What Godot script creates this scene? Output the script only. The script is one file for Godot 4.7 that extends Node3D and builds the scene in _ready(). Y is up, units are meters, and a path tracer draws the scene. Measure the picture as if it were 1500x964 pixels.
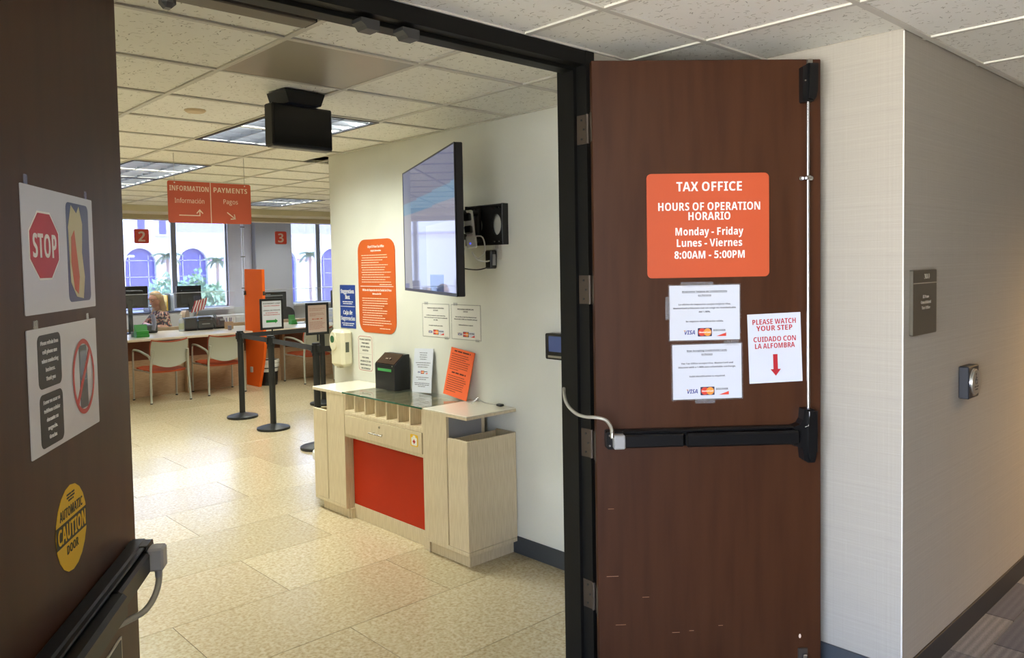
extends Node3D
# ------------------------------------------------------------------ mesh builder
class MB:
	var v := PackedVector3Array()
	var n := PackedVector3Array()
	var u := PackedVector2Array()
	var ix := PackedInt32Array()
	var xf := Transform3D()
	func vert(p: Vector3, nn: Vector3, uv := Vector2.ZERO) -> int:
		v.append(xf * p); n.append((xf.basis * nn).normalized()); u.append(uv)
		return v.size() - 1
	func tri(a: int, b: int, c: int) -> void:          # counter-clockwise seen from the front
		ix.append(a); ix.append(c); ix.append(b)
	func poly(pts: Array, ref: Vector3) -> void:        # flat convex face, turned away from ref
		var nn: Vector3 = (pts[1] - pts[0]).cross(pts[2] - pts[0])
		if nn.length() < 1e-12:
			return
		nn = nn.normalized()
		var mid := Vector3.ZERO
		for p in pts: mid += p
		mid /= pts.size()
		var flip: bool = nn.dot(mid - ref) < 0
		if flip: nn = -nn
		var s := v.size()
		for p in pts: vert(p, nn)
		for k in range(1, pts.size() - 1):
			if flip: tri(s, s + k + 1, s + k)
			else: tri(s, s + k, s + k + 1)
	func box(c: Vector3, s: Vector3, b := 0.0) -> MB:
		var h := s * 0.5
		b = minf(b, minf(h.x, minf(h.y, h.z)) * 0.95)
		var P := func(sg: Vector3, ax: int) -> Vector3:
			var q := Vector3.ZERO
			for k in 3: q[k] = c[k] + sg[k] * (h[k] if k == ax else h[k] - b)
			return q
		for ax in 3:
			var a1 := (ax + 1) % 3
			var a2 := (ax + 2) % 3
			for sg in [-1.0, 1.0]:
				var pts := []
				for w in [[-1.0, -1.0], [1.0, -1.0], [1.0, 1.0], [-1.0, 1.0]]:
					var g := Vector3.ZERO
					g[ax] = sg; g[a1] = w[0]; g[a2] = w[1]
					pts.append(P.call(g, ax))
				poly(pts, c)
			if b > 0.0:
				for s1 in [-1.0, 1.0]:
					for s2 in [-1.0, 1.0]:
						var g0 := Vector3.ZERO
						g0[a1] = s1; g0[a2] = s2; g0[ax] = -1.0
						var g1 := g0
						g1[ax] = 1.0
						poly([P.call(g0, a1), P.call(g1, a1), P.call(g1, a2), P.call(g0, a2)], c)
		if b > 0.0:
			for sx in [-1.0, 1.0]:
				for sy in [-1.0, 1.0]:
					for sz in [-1.0, 1.0]:
						var g := Vector3(sx, sy, sz)
						poly([P.call(g, 0), P.call(g, 1), P.call(g, 2)], c)
		return self
	func bb(lo: Vector3, hi: Vector3, b := 0.0) -> MB:
		return box((lo + hi) * 0.5, (hi - lo).abs(), b)
	func cyl(p0: Vector3, p1: Vector3, r0: float, r1 := -1.0, seg := 16, cap := true) -> MB:
		if r1 < 0: r1 = r0
		var d := (p1 - p0).normalized()
		var a := d.cross(Vector3.UP if absf(d.y) < 0.9 else Vector3.RIGHT).normalized()
		var b := d.cross(a)
		var s := v.size()
		var slope := (r0 - r1) / maxf(1e-6, (p1 - p0).length())
		for k in seg + 1:
			var t := TAU * k / seg
			var o := a * cos(t) + b * sin(t)
			var nn := (o + d * slope).normalized()
			vert(p0 + o * r0, nn, Vector2(float(k) / seg, 0)); vert(p1 + o * r1, nn, Vector2(float(k) / seg, 1))
		for k in seg:
			var q := s + k * 2
			tri(q, q + 2, q + 3); tri(q, q + 3, q + 1)
		if cap:
			for e in 2:
				var cc := p0 if e == 0 else p1
				var rr := r0 if e == 0 else r1
				if rr < 1e-5: continue
				var nn := -d if e == 0 else d
				var c0 := vert(cc, nn)
				for k in seg + 1:
					var t := TAU * k / seg
					vert(cc + (a * cos(t) + b * sin(t)) * rr, nn)
				for k in seg:
					if e == 0: tri(c0, c0 + 2 + k, c0 + 1 + k)
					else: tri(c0, c0 + 1 + k, c0 + 2 + k)
		return self
	func tube(pts: Array, r: float, seg := 10, r1 := -1.0) -> MB:
		if r1 < 0: r1 = r
		var m := pts.size()
		var nrm := Vector3.ZERO
		var s := v.size()
		for k in m:
			var d: Vector3 = (pts[mini(k + 1, m - 1)] - pts[maxi(k - 1, 0)]).normalized()
			if k == 0: nrm = d.cross(Vector3.UP if absf(d.y) < 0.9 else Vector3.RIGHT).normalized()
			else: nrm = (nrm - d * nrm.dot(d)).normalized()
			var b := d.cross(nrm)
			var rr := lerpf(r, r1, float(k) / (m - 1))
			for j in seg + 1:
				var t := TAU * j / seg
				var o := nrm * cos(t) + b * sin(t)
				vert(pts[k] + o * rr, o)
		for k in m - 1:
			for j in seg:
				var q := s + k * (seg + 1) + j
				tri(q, q + 1, q + seg + 2); tri(q, q + seg + 2, q + seg + 1)
		for e in 2:
			var c: Vector3 = pts[0] if e == 0 else pts[m - 1]
			var dd: Vector3 = (pts[0] - pts[1]).normalized() if e == 0 else (pts[m - 1] - pts[m - 2]).normalized()
			var c0 := vert(c, dd)
			var base := s + (0 if e == 0 else (m - 1) * (seg + 1))
			for j in seg:
				var i0 := v.size()
				v.append(v[base + j]); n.append(n[c0]); u.append(Vector2.ZERO)
				v.append(v[base + j + 1]); n.append(n[c0]); u.append(Vector2.ZERO)
				if e == 0: tri(c0, i0 + 1, i0)
				else: tri(c0, i0, i0 + 1)
		return self
	func lathe(prof: Array, seg := 24, at := Vector3.ZERO) -> MB:   # [r, y] from bottom to top, outside
		for k in prof.size() - 1:
			var a: Array = prof[k]
			var b: Array = prof[k + 1]
			var s := v.size()
			var dr: float = b[0] - a[0]
			var dy: float = b[1] - a[1]
			for j in seg + 1:
				var t := TAU * j / seg
				var o := Vector3(cos(t), 0, sin(t))
				var nn := (o * dy - Vector3.UP * dr).normalized()
				vert(at + o * a[0] + Vector3.UP * a[1], nn); vert(at + o * b[0] + Vector3.UP * b[1], nn)
			for j in seg:
				var q := s + j * 2
				tri(q, q + 1, q + 3); tri(q, q + 3, q + 2)
		return self
	func prism(pl: PackedVector2Array, z0: float, z1: float) -> MB:
		if Geometry2D.is_polygon_clockwise(pl): pl.reverse()
		var t := Geometry2D.triangulate_polygon(pl)
		for e in 2:
			var s := v.size()
			var lo := Vector2(1e9, 1e9)
			var hi := -lo
			for p in pl:
				lo = lo.min(p); hi = hi.max(p)
			for p in pl: vert(Vector3(p.x, p.y, z1 if e else z0), Vector3(0, 0, 1 if e else -1), Vector2((p.x - lo.x) / (hi.x - lo.x), 1.0 - (p.y - lo.y) / (hi.y - lo.y)))
			for k in range(0, t.size(), 3):
				var cw := (pl[t[k + 1]] - pl[t[k]]).cross(pl[t[k + 2]] - pl[t[k]]) < 0
				if cw == (e == 1): tri(s + t[k], s + t[k + 2], s + t[k + 1])
				else: tri(s + t[k], s + t[k + 1], s + t[k + 2])
		var m := pl.size()
		for k in m:
			var a := pl[k]
			var b := pl[(k + 1) % m]
			var d := (b - a).normalized()
			var nn := Vector3(d.y, -d.x, 0)
			var s := vert(Vector3(a.x, a.y, z0), nn)
			vert(Vector3(b.x, b.y, z0), nn); vert(Vector3(b.x, b.y, z1), nn); vert(Vector3(a.x, a.y, z1), nn)
			tri(s, s + 1, s + 2); tri(s, s + 2, s + 3)
		return self
	func quad(a: Vector3, b: Vector3, c: Vector3, d: Vector3) -> MB:
		var nn := (b - a).cross(d - a).normalized()
		var s := vert(a, nn, Vector2(0, 1))
		vert(b, nn, Vector2(1, 1)); vert(c, nn, Vector2(1, 0)); vert(d, nn, Vector2(0, 0))
		tri(s, s + 1, s + 2); tri(s, s + 2, s + 3)
		return self
	func mesh() -> ArrayMesh:
		var ar := []
		ar.resize(Mesh.ARRAY_MAX)
		ar[Mesh.ARRAY_VERTEX] = v; ar[Mesh.ARRAY_NORMAL] = n; ar[Mesh.ARRAY_TEX_UV] = u; ar[Mesh.ARRAY_INDEX] = ix
		var m := ArrayMesh.new()
		m.add_surface_from_arrays(Mesh.PRIMITIVE_TRIANGLES, ar)
		return m

var M := {}
var names := {}
var rng := RandomNumberGenerator.new()
const CEIL := 2.553
const WALLX := 3.138
const DOORZ := -2.125
const HALLZ := -1.172

func numbered(s: String) -> String:
	if not names.has(s):
		names[s] = 0
		return s
	names[s] += 1
	return "%s_%03d" % [s, names[s]]
func V(x: float, y: float, z: float) -> Vector3: return Vector3(x, y, z)
func C8(r: float, g: float, b: float, a := 1.0) -> Color: return Color(r / 255.0, g / 255.0, b / 255.0, a)
func thing(called: String, label: String, cat: String, at := Vector3.ZERO, turn := 0.0, group := "") -> Node3D:
	var o := Node3D.new()
	o.name = numbered(called)
	add_child(o)
	o.position = at; o.rotation_degrees.y = turn
	tag(o, label, cat, group)
	return o
func tag(o: Node, label: String, cat := "", group := "", kind := "") -> void:
	if label: o.set_meta("label", label)
	if cat: o.set_meta("category", cat)
	if group: o.set_meta("group", group)
	if kind: o.set_meta("kind", kind)
func part(p: Node, called: String, mb, mat: Material, label := "") -> MeshInstance3D:
	var o := MeshInstance3D.new()
	o.name = called
	o.mesh = mb.mesh() if mb is MB else mb
	o.material_override = mat
	p.add_child(o, true)
	if label: o.set_meta("label", label)
	return o
func struct(called: String, label: String, at := Vector3.ZERO) -> Node3D:
	var o := Node3D.new()
	o.name = called
	add_child(o)
	o.position = at
	tag(o, label, "", "", "structure")
	return o
func rr(w: float, h: float, r: float, seg := 5, cx := 0.0, cy := 0.0) -> PackedVector2Array:
	var p := PackedVector2Array()
	var q := [[w / 2 - r, h / 2 - r, 0], [-w / 2 + r, h / 2 - r, 90], [-w / 2 + r, -h / 2 + r, 180], [w / 2 - r, -h / 2 + r, 270]]
	for c in q:
		for k in seg + 1:
			var t := deg_to_rad(c[2] + 90.0 * k / seg)
			p.append(Vector2(cx + c[0] + cos(t) * r, cy + c[1] + sin(t) * r))
	return p
func disc2(cx: float, cy: float, rx: float, ry: float, seg := 28) -> PackedVector2Array:
	var p := PackedVector2Array()
	for k in seg: p.append(Vector2(cx + cos(TAU * k / seg) * rx, cy + sin(TAU * k / seg) * ry))
	return p
func mat(col: Color, rough := 0.6, metal := 0.0, spec := 0.5) -> StandardMaterial3D:
	var m := StandardMaterial3D.new()
	m.albedo_color = col; m.roughness = rough; m.metallic = metal; m.metallic_specular = spec
	return m
func noise_tex(freq: float, ramp: Array, size := 512, oct := 4, sd := 1, type := FastNoiseLite.TYPE_SIMPLEX_SMOOTH, normalmap := false, bump := 4.0) -> NoiseTexture2D:
	var nz := FastNoiseLite.new()
	nz.noise_type = type; nz.frequency = freq; nz.fractal_octaves = oct; nz.seed = sd
	var t := NoiseTexture2D.new()
	t.width = size; t.height = size; t.seamless = true; t.noise = nz
	t.as_normal_map = normalmap; t.bump_strength = bump
	if ramp:
		var g := Gradient.new()
		var off := PackedFloat32Array()
		var col := PackedColorArray()
		for r in ramp:
			off.append(r[0]); col.append(r[1])
		g.offsets = off; g.colors = col
		t.color_ramp = g
	return t
func tri(m: StandardMaterial3D, sc: Vector3, world := false) -> StandardMaterial3D:
	m.uv1_triplanar = true; m.uv1_world_triplanar = world; m.uv1_scale = sc; m.uv1_triplanar_sharpness = 8.0
	return m
var fonts := {}
var tcache := {}
func font(nm: String, bold: bool) -> SystemFont:
	var k := nm + str(bold)
	if not fonts.has(k):
		var f := SystemFont.new()
		f.font_names = PackedStringArray([nm]); f.font_weight = 700 if bold else 400
		fonts[k] = f
	return fonts[k]
# one line of lettering, caps cap metres high, fitted to width w when w > 0
func txt(p: Node, s: String, cx: float, cy: float, cap: float, w: float, m: Material, bold := true, z := 0.0, fam := "Droid Sans", slant := 0.0, step := 1.0) -> MeshInstance3D:
	var t := TextMesh.new()
	t.font = font(fam, bold); t.font_size = 48; t.text = s; t.depth = 0.02; t.curve_step = step
	t.pixel_size = 0.01
	var a := t.get_aabb()
	var k := fam + str(bold)
	if not tcache.has(k):
		var h := TextMesh.new()
		h.font = t.font; h.font_size = 48; h.text = "H"; h.pixel_size = 0.01; h.depth = 0.02
		var ha := h.get_aabb()
		tcache[k] = [ha.size.y, ha.get_center().y]
	var sy: float = cap / tcache[k][0]
	var sx: float = w / a.size.x if w > 0 else sy
	var o := part(p, "lettering", t, m)
	var b := Basis(Vector3(sx, 0, 0), Vector3(slant * sy, sy, 0), Vector3(0, 0, 0.03))
	o.transform = Transform3D(b, Vector3(cx - a.get_center().x * sx, cy - tcache[k][1] * sy, z + 0.0003))
	return o
# fine print too small to read: runs of word-length strokes, [y, x0, x1] per line
func fine(p: Node, lines: Array, th: float, m: Material, z: float) -> void:
	var b := MB.new()
	for l in lines:
		var x: float = l[1]
		while x < l[2]:
			var e := minf(l[2], x + th * rng.randf_range(2.0, 7.5))
			b.bb(V(x, l[0] - th * 0.5, z), V(e, l[0] + th * 0.5, z + 0.0005))
			x = e + th * 0.8
	var o := part(p, "fine_print", b, m)
	o.set_meta("kind", "stuff")
func lines_block(y0: float, dy: float, cnt: int, x0: float, x1: float, center := false) -> Array:
	var r := []
	for k in cnt:
		var w := (x1 - x0) * (rng.randf_range(0.72, 1.0) if k < cnt - 1 else rng.randf_range(0.35, 0.7))
		var a := (x0 + x1 - w) / 2 if center else x0
		r.append([y0 - dy * k, a, a + w])
	return r
func plate(called: String, label: String, cat: String, at: Vector3, turn: float, w: float, h: float, th: float, r: float, m: Material, group := "") -> Node3D:
	var o := thing(called, label, cat, at, turn, group)
	part(o, "sheet" if th < 0.003 else "panel", MB.new().prism(rr(w, h, r), 0.0, th), m)
	return o
func on_door(d: Node3D, x: float, y: float, z: float) -> Vector3: return d.transform * V(x, y, z)

func make_materials() -> void:
	# walls and ceilings
	M.paint = mat(C8(226, 226, 214), 0.75)
	tri(M.paint, V(1, 1, 1), true)
	M.paint.albedo_texture = noise_tex(0.004, [[0.0, C8(240, 240, 238)], [1.0, C8(255, 255, 255)]], 256, 3, 3)
	M.beige = mat(C8(206, 196, 166), 0.8)
	M.wallpaper = mat(C8(182, 175, 161), 0.85)
	tri(M.wallpaper, V(1.8, 1.8, 1.8), true)
	M.wallpaper.albedo_texture = weave(512)
	M.wallpaper.heightmap_enabled = true; M.wallpaper.heightmap_texture = M.wallpaper.albedo_texture; M.wallpaper.heightmap_scale = 0.15
	M.base = mat(C8(62, 66, 70), 0.5)
	M.tiles = []
	var fis := fissures(512)
	for k in 3:
		var m := mat([C8(249, 247, 236), C8(246, 244, 233), C8(251, 249, 240)][k], 0.9)
		tri(m, V(1.64, 1.64, 1.64))
		m.uv1_offset = V(0.37 * k, 0.2, 0.61 * k)
		m.albedo_texture = fis
		m.heightmap_enabled = true; m.heightmap_texture = fis; m.heightmap_scale = 0.25
		M.tiles.append(m)
	M.grid = mat(C8(206, 202, 190), 0.5)
	# floor
	M.floors = []
	var st := noise_tex(0.03, [[0.0, C8(202, 191, 165)], [0.4, C8(212, 202, 178)], [0.6, C8(218, 209, 187)], [1.0, C8(227, 219, 200)]], 1024, 6, 11)
	var sp := noise_tex(0.055, [[0.0, C8(206, 195, 172)], [0.3, C8(234, 227, 213)], [0.45, C8(247, 244, 239)], [0.7, C8(255, 255, 254)], [1.0, C8(255, 255, 255)]], 1024, 3, 5)
	for k in 4:
		var m := mat([C8(236, 230, 216), C8(228, 222, 206), C8(242, 236, 222), C8(232, 224, 210)][k], 1.0)
		tri(m, V(0.8, 0.8, 0.8), false)
		m.uv1_offset = V(0.23 * k, 0, 0.41 * k)
		m.albedo_texture = st
		m.roughness = 0.21; m.metallic_specular = 0.58
		m.detail_enabled = true; m.detail_albedo = sp; m.detail_blend_mode = BaseMaterial3D.BLEND_MODE_MUL
		m.detail_uv_layer = BaseMaterial3D.DETAIL_UV_1
		M.floors.append(m)
	M.grout = mat(C8(104, 94, 78), 0.9)
	# wood of the doors
	M.door = mat(C8(70, 39, 18), 0.42, 0.0, 0.42)
	tri(M.door, V(2.2, 0.22, 2.2))
	M.door.albedo_texture = noise_tex(0.012, [[0.0, C8(212, 196, 180)], [0.5, C8(240, 234, 226)], [1.0, C8(255, 255, 255)]], 512, 4, 21)
	M.lam = mat(C8(228, 214, 184), 0.5)
	tri(M.lam, V(13, 0.35, 13))
	M.lam.albedo_texture = noise_tex(0.03, [[0.0, C8(214, 205, 190)], [0.45, C8(240, 236, 228)], [1.0, C8(255, 255, 255)]], 512, 4, 31)
	M.white_top = mat(C8(228, 222, 204), 0.18)
	M.black = mat(C8(25, 25, 25), 0.42)
	M.frame_black = mat(C8(17, 17, 16), 0.5, 0.0, 0.35)
	M.bar_black = mat(C8(14, 14, 15), 0.34, 0.0, 0.4)
	M.plastic_black = mat(C8(15, 15, 17), 0.42)
	M.chrome = mat(C8(200, 200, 200), 0.22, 1.0)
	M.steel = mat(C8(165, 162, 155), 0.35, 1.0)
	M.bronze = mat(C8(78, 68, 58), 0.5, 0.5)
	M.greybox = mat(C8(170, 170, 168), 0.4, 0.3)
	M.paper = mat(C8(206, 210, 219), 0.65)
	M.ink = mat(C8(30, 30, 32), 0.7)
	M.ink_soft = mat(C8(96, 96, 100), 0.7)
	M.orange_sign = mat(C8(196, 84, 46), 0.45)
	M.orange_poster = mat(C8(204, 92, 28), 0.55)
	M.red_orange = mat(C8(186, 46, 9), 0.6, 0.0, 0.35)
	M.white_ink = mat(C8(240, 238, 232), 0.5)
	M.cream_ink = mat(C8(244, 222, 196), 0.6)
	M.blue = mat(C8(34, 66, 148), 0.45)
	M.red_ink = mat(C8(176, 26, 38), 0.6)
	M.green_ink = mat(C8(28, 128, 52), 0.6)
	M.visa = mat(C8(38, 42, 130), 0.6)
	M.gold = mat(C8(222, 160, 60), 0.6)
	M.mc_red = mat(C8(216, 66, 44), 0.6)
	M.mc_orange = mat(C8(240, 150, 60), 0.6)
	M.navy = mat(C8(42, 40, 70), 0.6)
	M.film = mat(C8(200, 200, 205, 0.16), 0.12)
	M.film.transparency = BaseMaterial3D.TRANSPARENCY_ALPHA
	M.clear = mat(C8(225, 235, 235, 0.06), 0.02)
	M.clear.transparency = BaseMaterial3D.TRANSPARENCY_ALPHA
	M.glass_edge = mat(C8(30, 86, 62), 0.15)
	M.glass_top = mat(C8(96, 120, 104, 0.14), 0.03)
	M.glass_top.transparency = BaseMaterial3D.TRANSPARENCY_ALPHA
	M.window_film = mat(C8(96, 92, 130, 0.76), 0.03)
	M.window_film.transparency = BaseMaterial3D.TRANSPARENCY_ALPHA
	M.yellow = mat(C8(236, 190, 30), 0.5)
	M.shell = mat(C8(168, 166, 150), 0.5)
	M.rust = mat(C8(176, 74, 32), 0.75)
	M.rust.rim_enabled = true; M.rust.rim = 0.3
	M.leg_steel = mat(C8(178, 176, 164), 0.35, 0.5)
	M.orange_panel = mat(C8(236, 104, 36), 0.9, 0.0, 0.2)
	M.counter = mat(C8(226, 214, 190), 0.25)
	M.counter_panel = mat(C8(190, 160, 128), 0.55)
	tri(M.counter_panel, V(0.5, 6, 6))
	M.counter_panel.albedo_texture = M.lam.albedo_texture
	M.darkwood = mat(C8(108, 66, 44), 0.5)
	M.aluminium = mat(C8(150, 150, 158), 0.4, 0.6)
	M.grey_pillar = mat(C8(176, 176, 186), 0.7)
	M.cabinet_grey = mat(C8(206, 206, 206), 0.5)
	M.dispenser = mat(C8(226, 220, 190), 0.4)
	M.bronze_plaque = mat(C8(86, 80, 66), 0.4, 0.2)
	M.plaque_ink = mat(C8(176, 168, 150), 0.5)
	M.cable_grey = mat(C8(172, 168, 152), 0.4, 0.3)
	M.cable_white = mat(C8(215, 215, 212), 0.5)
	M.liner = mat(C8(222, 220, 212), 0.35)
	M.green = mat(C8(66, 160, 70), 0.45)
	M.skin = mat(C8(196, 140, 112), 0.55)
	M.hair = mat(C8(176, 142, 98), 0.6)

func weave(sz: int) -> ImageTexture:
	var im := Image.create(sz, sz, false, Image.FORMAT_RGB8)
	rng.seed = 5
	var col := PackedFloat32Array()
	var row := PackedFloat32Array()
	for k in sz:
		col.append(rng.randf_range(-1, 1)); row.append(rng.randf_range(-1, 1))
	var nz := FastNoiseLite.new()
	nz.frequency = 0.05; nz.seed = 3
	for y in sz:
		for x in sz:
			var g := 0.92 + 0.03 * col[x] * (0.4 + nz.get_noise_2d(x * 2.0, y * 0.12)) + 0.042 * row[y] * (0.4 + nz.get_noise_2d(x * 0.12, y * 2.0)) + 0.03 * nz.get_noise_2d(x * 8.0, y * 8.0)
			im.set_pixel(x, y, Color(g, g, g))
	return ImageTexture.create_from_image(im)

func fissures(sz: int) -> ImageTexture:        # mineral-fibre tile: short dark worm marks and pinholes
	var im := Image.create(sz, sz, false, Image.FORMAT_RGB8)
	im.fill(Color(0.97, 0.97, 0.97))
	rng.seed = 77
	for k in 330:
		var x := rng.randf() * sz
		var y := rng.randf() * sz
		var a := rng.randf() * TAU
		var ln := rng.randi_range(5, 20)
		var d := rng.randf_range(0.64, 0.86)
		var wide := rng.randi_range(2, 3)
		for j in ln:
			for q in wide:
				im.set_pixel(posmod(int(x) + q, sz), posmod(int(y), sz), Color(d, d * 0.98, d * 0.93))
				if j > 1 and j < ln - 2: im.set_pixel(posmod(int(x) + q, sz), posmod(int(y) + 1, sz), Color(d, d * 0.98, d * 0.93))
			x += cos(a); y += sin(a); a += rng.randf_range(-0.35, 0.35)
	for k in 1500:
		var d := rng.randf_range(0.84, 0.93)
		im.set_pixel(rng.randi() % sz, rng.randi() % sz, Color(d, d, d * 0.97))
	return ImageTexture.create_from_image(im)

func area(nm: String, at: Vector3, size: Vector2, col: Color, e: float, rot := Vector3(-90, 0, 0), parent: Node = null) -> void:
	var l := AreaLight3D.new()
	l.name = nm
	l.area_size = size; l.light_color = col; l.light_energy = e; l.shadow_enabled = true
	l.area_range = 30.0; l.area_attenuation = 2.0
	l.position = at; l.rotation_degrees = rot
	(parent if parent else self).add_child(l)

func _ready() -> void:
	rng.seed = 1
	# ---------------------------------------------------------------- camera
	var cam := Camera3D.new()
	cam.name = "camera"
	cam.near = 0.05; cam.far = 400.0
	cam.projection = Camera3D.PROJECTION_FRUSTUM
	cam.size = 964.0 / 1153.88 * 0.05
	cam.frustum_offset = Vector2(0, -(482.0 - 439.7) / 1153.88 * 0.05)
	cam.basis = Basis(Vector3.UP, -0.752155) * Basis(Vector3.RIGHT, -0.0446085) * Basis(Vector3.BACK, -0.0179401)
	cam.position = V(0, 1.7, 0)
	add_child(cam)
	cam.current = true
	# ---------------------------------------------------------------- sky, sun, exposure
	var we := WorldEnvironment.new()
	we.name = "environment"
	var en := Environment.new()
	en.background_mode = Environment.BG_SKY
	var sm := ProceduralSkyMaterial.new()
	sm.sky_top_color = C8(120, 160, 225); sm.sky_horizon_color = C8(222, 230, 245)
	sm.ground_bottom_color = C8(150, 148, 144); sm.ground_horizon_color = C8(205, 205, 205)
	sm.sky_energy_multiplier = 4.1; sm.ground_energy_multiplier = 6.2
	var sky := Sky.new()
	sky.sky_material = sm
	en.sky = sky
	en.tonemap_mode = Environment.TONE_MAPPER_LINEAR
	en.tonemap_exposure = 1.0
	en.sdfgi_enabled = true; en.ssao_enabled = true; en.ssil_enabled = true
	we.environment = en
	add_child(we)
	var sun := DirectionalLight3D.new()
	sun.name = "sun"
	sun.light_energy = 3.0; sun.light_color = C8(255, 248, 236); sun.shadow_enabled = true; sun.light_angular_distance = 0.5
	add_child(sun)
	sun.look_at_from_position(V(14, 30, 18), Vector3.ZERO)
	make_materials()
	build_shell()
	build_ceilings()
	build_floors()
	build_window_wall()
	build_outside()
	build_door_frame()
	build_right_door()
	build_left_door()
	build_right_door_signs()
	build_left_door_signs()
	build_cabinet()
	build_wall_items()
	build_counter_items()
	build_tv()
	build_hanging()
	build_stanchions()
	build_service_counter()
	build_chairs()
	build_staff_area()
	build_person()
	build_hall_items()

# ================================================================== the shell
func build_shell() -> void:
	var w := struct("wall_right", "white painted office wall that carries the television and posters")
	part(w, "plaster", MB.new().bb(V(WALLX, 0, -5.38), V(WALLX + 0.15, 2.9, -2.2)), M.paint)
	w = struct("wall_alcove", "pale linen wallpapered wall beside the right door leaf")
	part(w, "wallpaper", MB.new().bb(V(WALLX, 0, -2.2), V(WALLX + 0.15, 2.9, HALLZ)), M.wallpaper)
	part(w, "corner_bead", MB.new().box(V(WALLX + 0.002, 1.28, HALLZ - 0.001), V(0.006, 2.55, 0.006), 0.002), mat(C8(232, 228, 218), 0.6))
	w = struct("wall_corridor", "beige wallpapered corridor wall with the plaque and push button")
	part(w, "wallpaper", MB.new().bb(V(WALLX + 0.001, 0, HALLZ - 0.15), V(9.5, 2.9, HALLZ)), M.wallpaper)
	w = struct("wall_door", "wall around the double doorway")
	part(w, "plaster", MB.new().bb(V(2.455, 0, -2.271), V(WALLX, 2.9, DOORZ)), M.wallpaper)
	part(w, "plaster", MB.new().bb(V(-3.2, 0, -2.271), V(0.535, 2.9, DOORZ)), M.wallpaper)
	part(w, "plaster", MB.new().bb(V(0.535, CEIL, -2.271), V(2.455, 2.9, DOORZ)), M.wallpaper)
	w = struct("wall_left", "office wall out of sight on the left")
	part(w, "plaster", MB.new().bb(V(-1.65, 0, -14.2), V(-1.5, 2.9, -2.271)), M.paint)
	w = struct("wall_end", "office wall out of sight on the right")
	part(w, "plaster", MB.new().bb(V(9.5, 0, -14.2), V(9.65, 2.9, HALLZ - 0.15)), M.paint)
	w = struct("wall_hall_end", "far end wall of the corridor")
	part(w, "plaster", MB.new().bb(V(9.5, 0, HALLZ - 0.15), V(9.65, 2.9, 2.4)), M.wallpaper)
	w = struct("wall_back", "corridor wall behind the viewer")
	part(w, "plaster", MB.new().bb(V(-3.2, 0, 2.25), V(9.5, 2.9, 2.4)), mat(C8(126, 112, 94), 0.7))
	w = struct("wall_hall_window", "corridor end wall with a tall window opening")
	part(w, "plaster", MB.new().bb(V(-1.95, 0, -2.125), V(-1.8, 0.08, 2.25)), M.wallpaper)
	part(w, "plaster", MB.new().bb(V(-1.95, 2.54, -2.125), V(-1.8, 2.9, 2.25)), M.wallpaper)
	part(w, "plaster", MB.new().bb(V(-1.95, 0.08, 1.5), V(-1.8, 2.54, 2.25)), M.wallpaper)
	part(w, "mullion", MB.new().bb(V(-1.91, 0.08, -1.1), V(-1.85, 2.54, -1.05)), M.frame_black)
	w = struct("wall_return", "end face of the office wall turning away from the television")
	part(w, "plaster", MB.new().bb(V(WALLX + 0.15, 0, -5.38), V(9.5, 2.9, -5.23)), M.paint)
	# baseboards
	var b := struct("baseboard_right", "dark grey rubber baseboard under the television wall")
	part(b, "strip", MB.new().bb(V(WALLX - 0.009, 0, -5.389), V(WALLX, 0.103, -2.271), 0.002), M.base)
	part(b, "strip", MB.new().bb(V(WALLX - 0.009, 0, -5.389), V(WALLX + 3, 0.103, -5.38), 0.002), M.base)
	b = struct("baseboard_alcove", "dark grey rubber baseboard beside the right door leaf")
	part(b, "strip", MB.new().bb(V(WALLX - 0.009, 0, -2.125), V(WALLX, 0.103, HALLZ + 0.009), 0.002), M.base)
	b = struct("baseboard_corridor", "dark rubber baseboard along the corridor wall")
	part(b, "strip", MB.new().bb(V(WALLX - 0.009, 0, HALLZ), V(9.5, 0.105, HALLZ + 0.009), 0.002), mat(C8(48, 46, 44), 0.5))
	# bulkhead over the service counter
	w = struct("trim_1", "beige stepped bulkhead above the service counter")
	part(w, "fascia", MB.new().bb(V(-1.5, 2.475, -11.2), V(9.5, 2.9, -10.66), 0.004), M.beige)
	part(w, "beam", MB.new().bb(V(-1.5, 2.412, -11.45), V(9.5, 2.9, -11.2), 0.004), mat(C8(190, 178, 152), 0.8))

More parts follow.
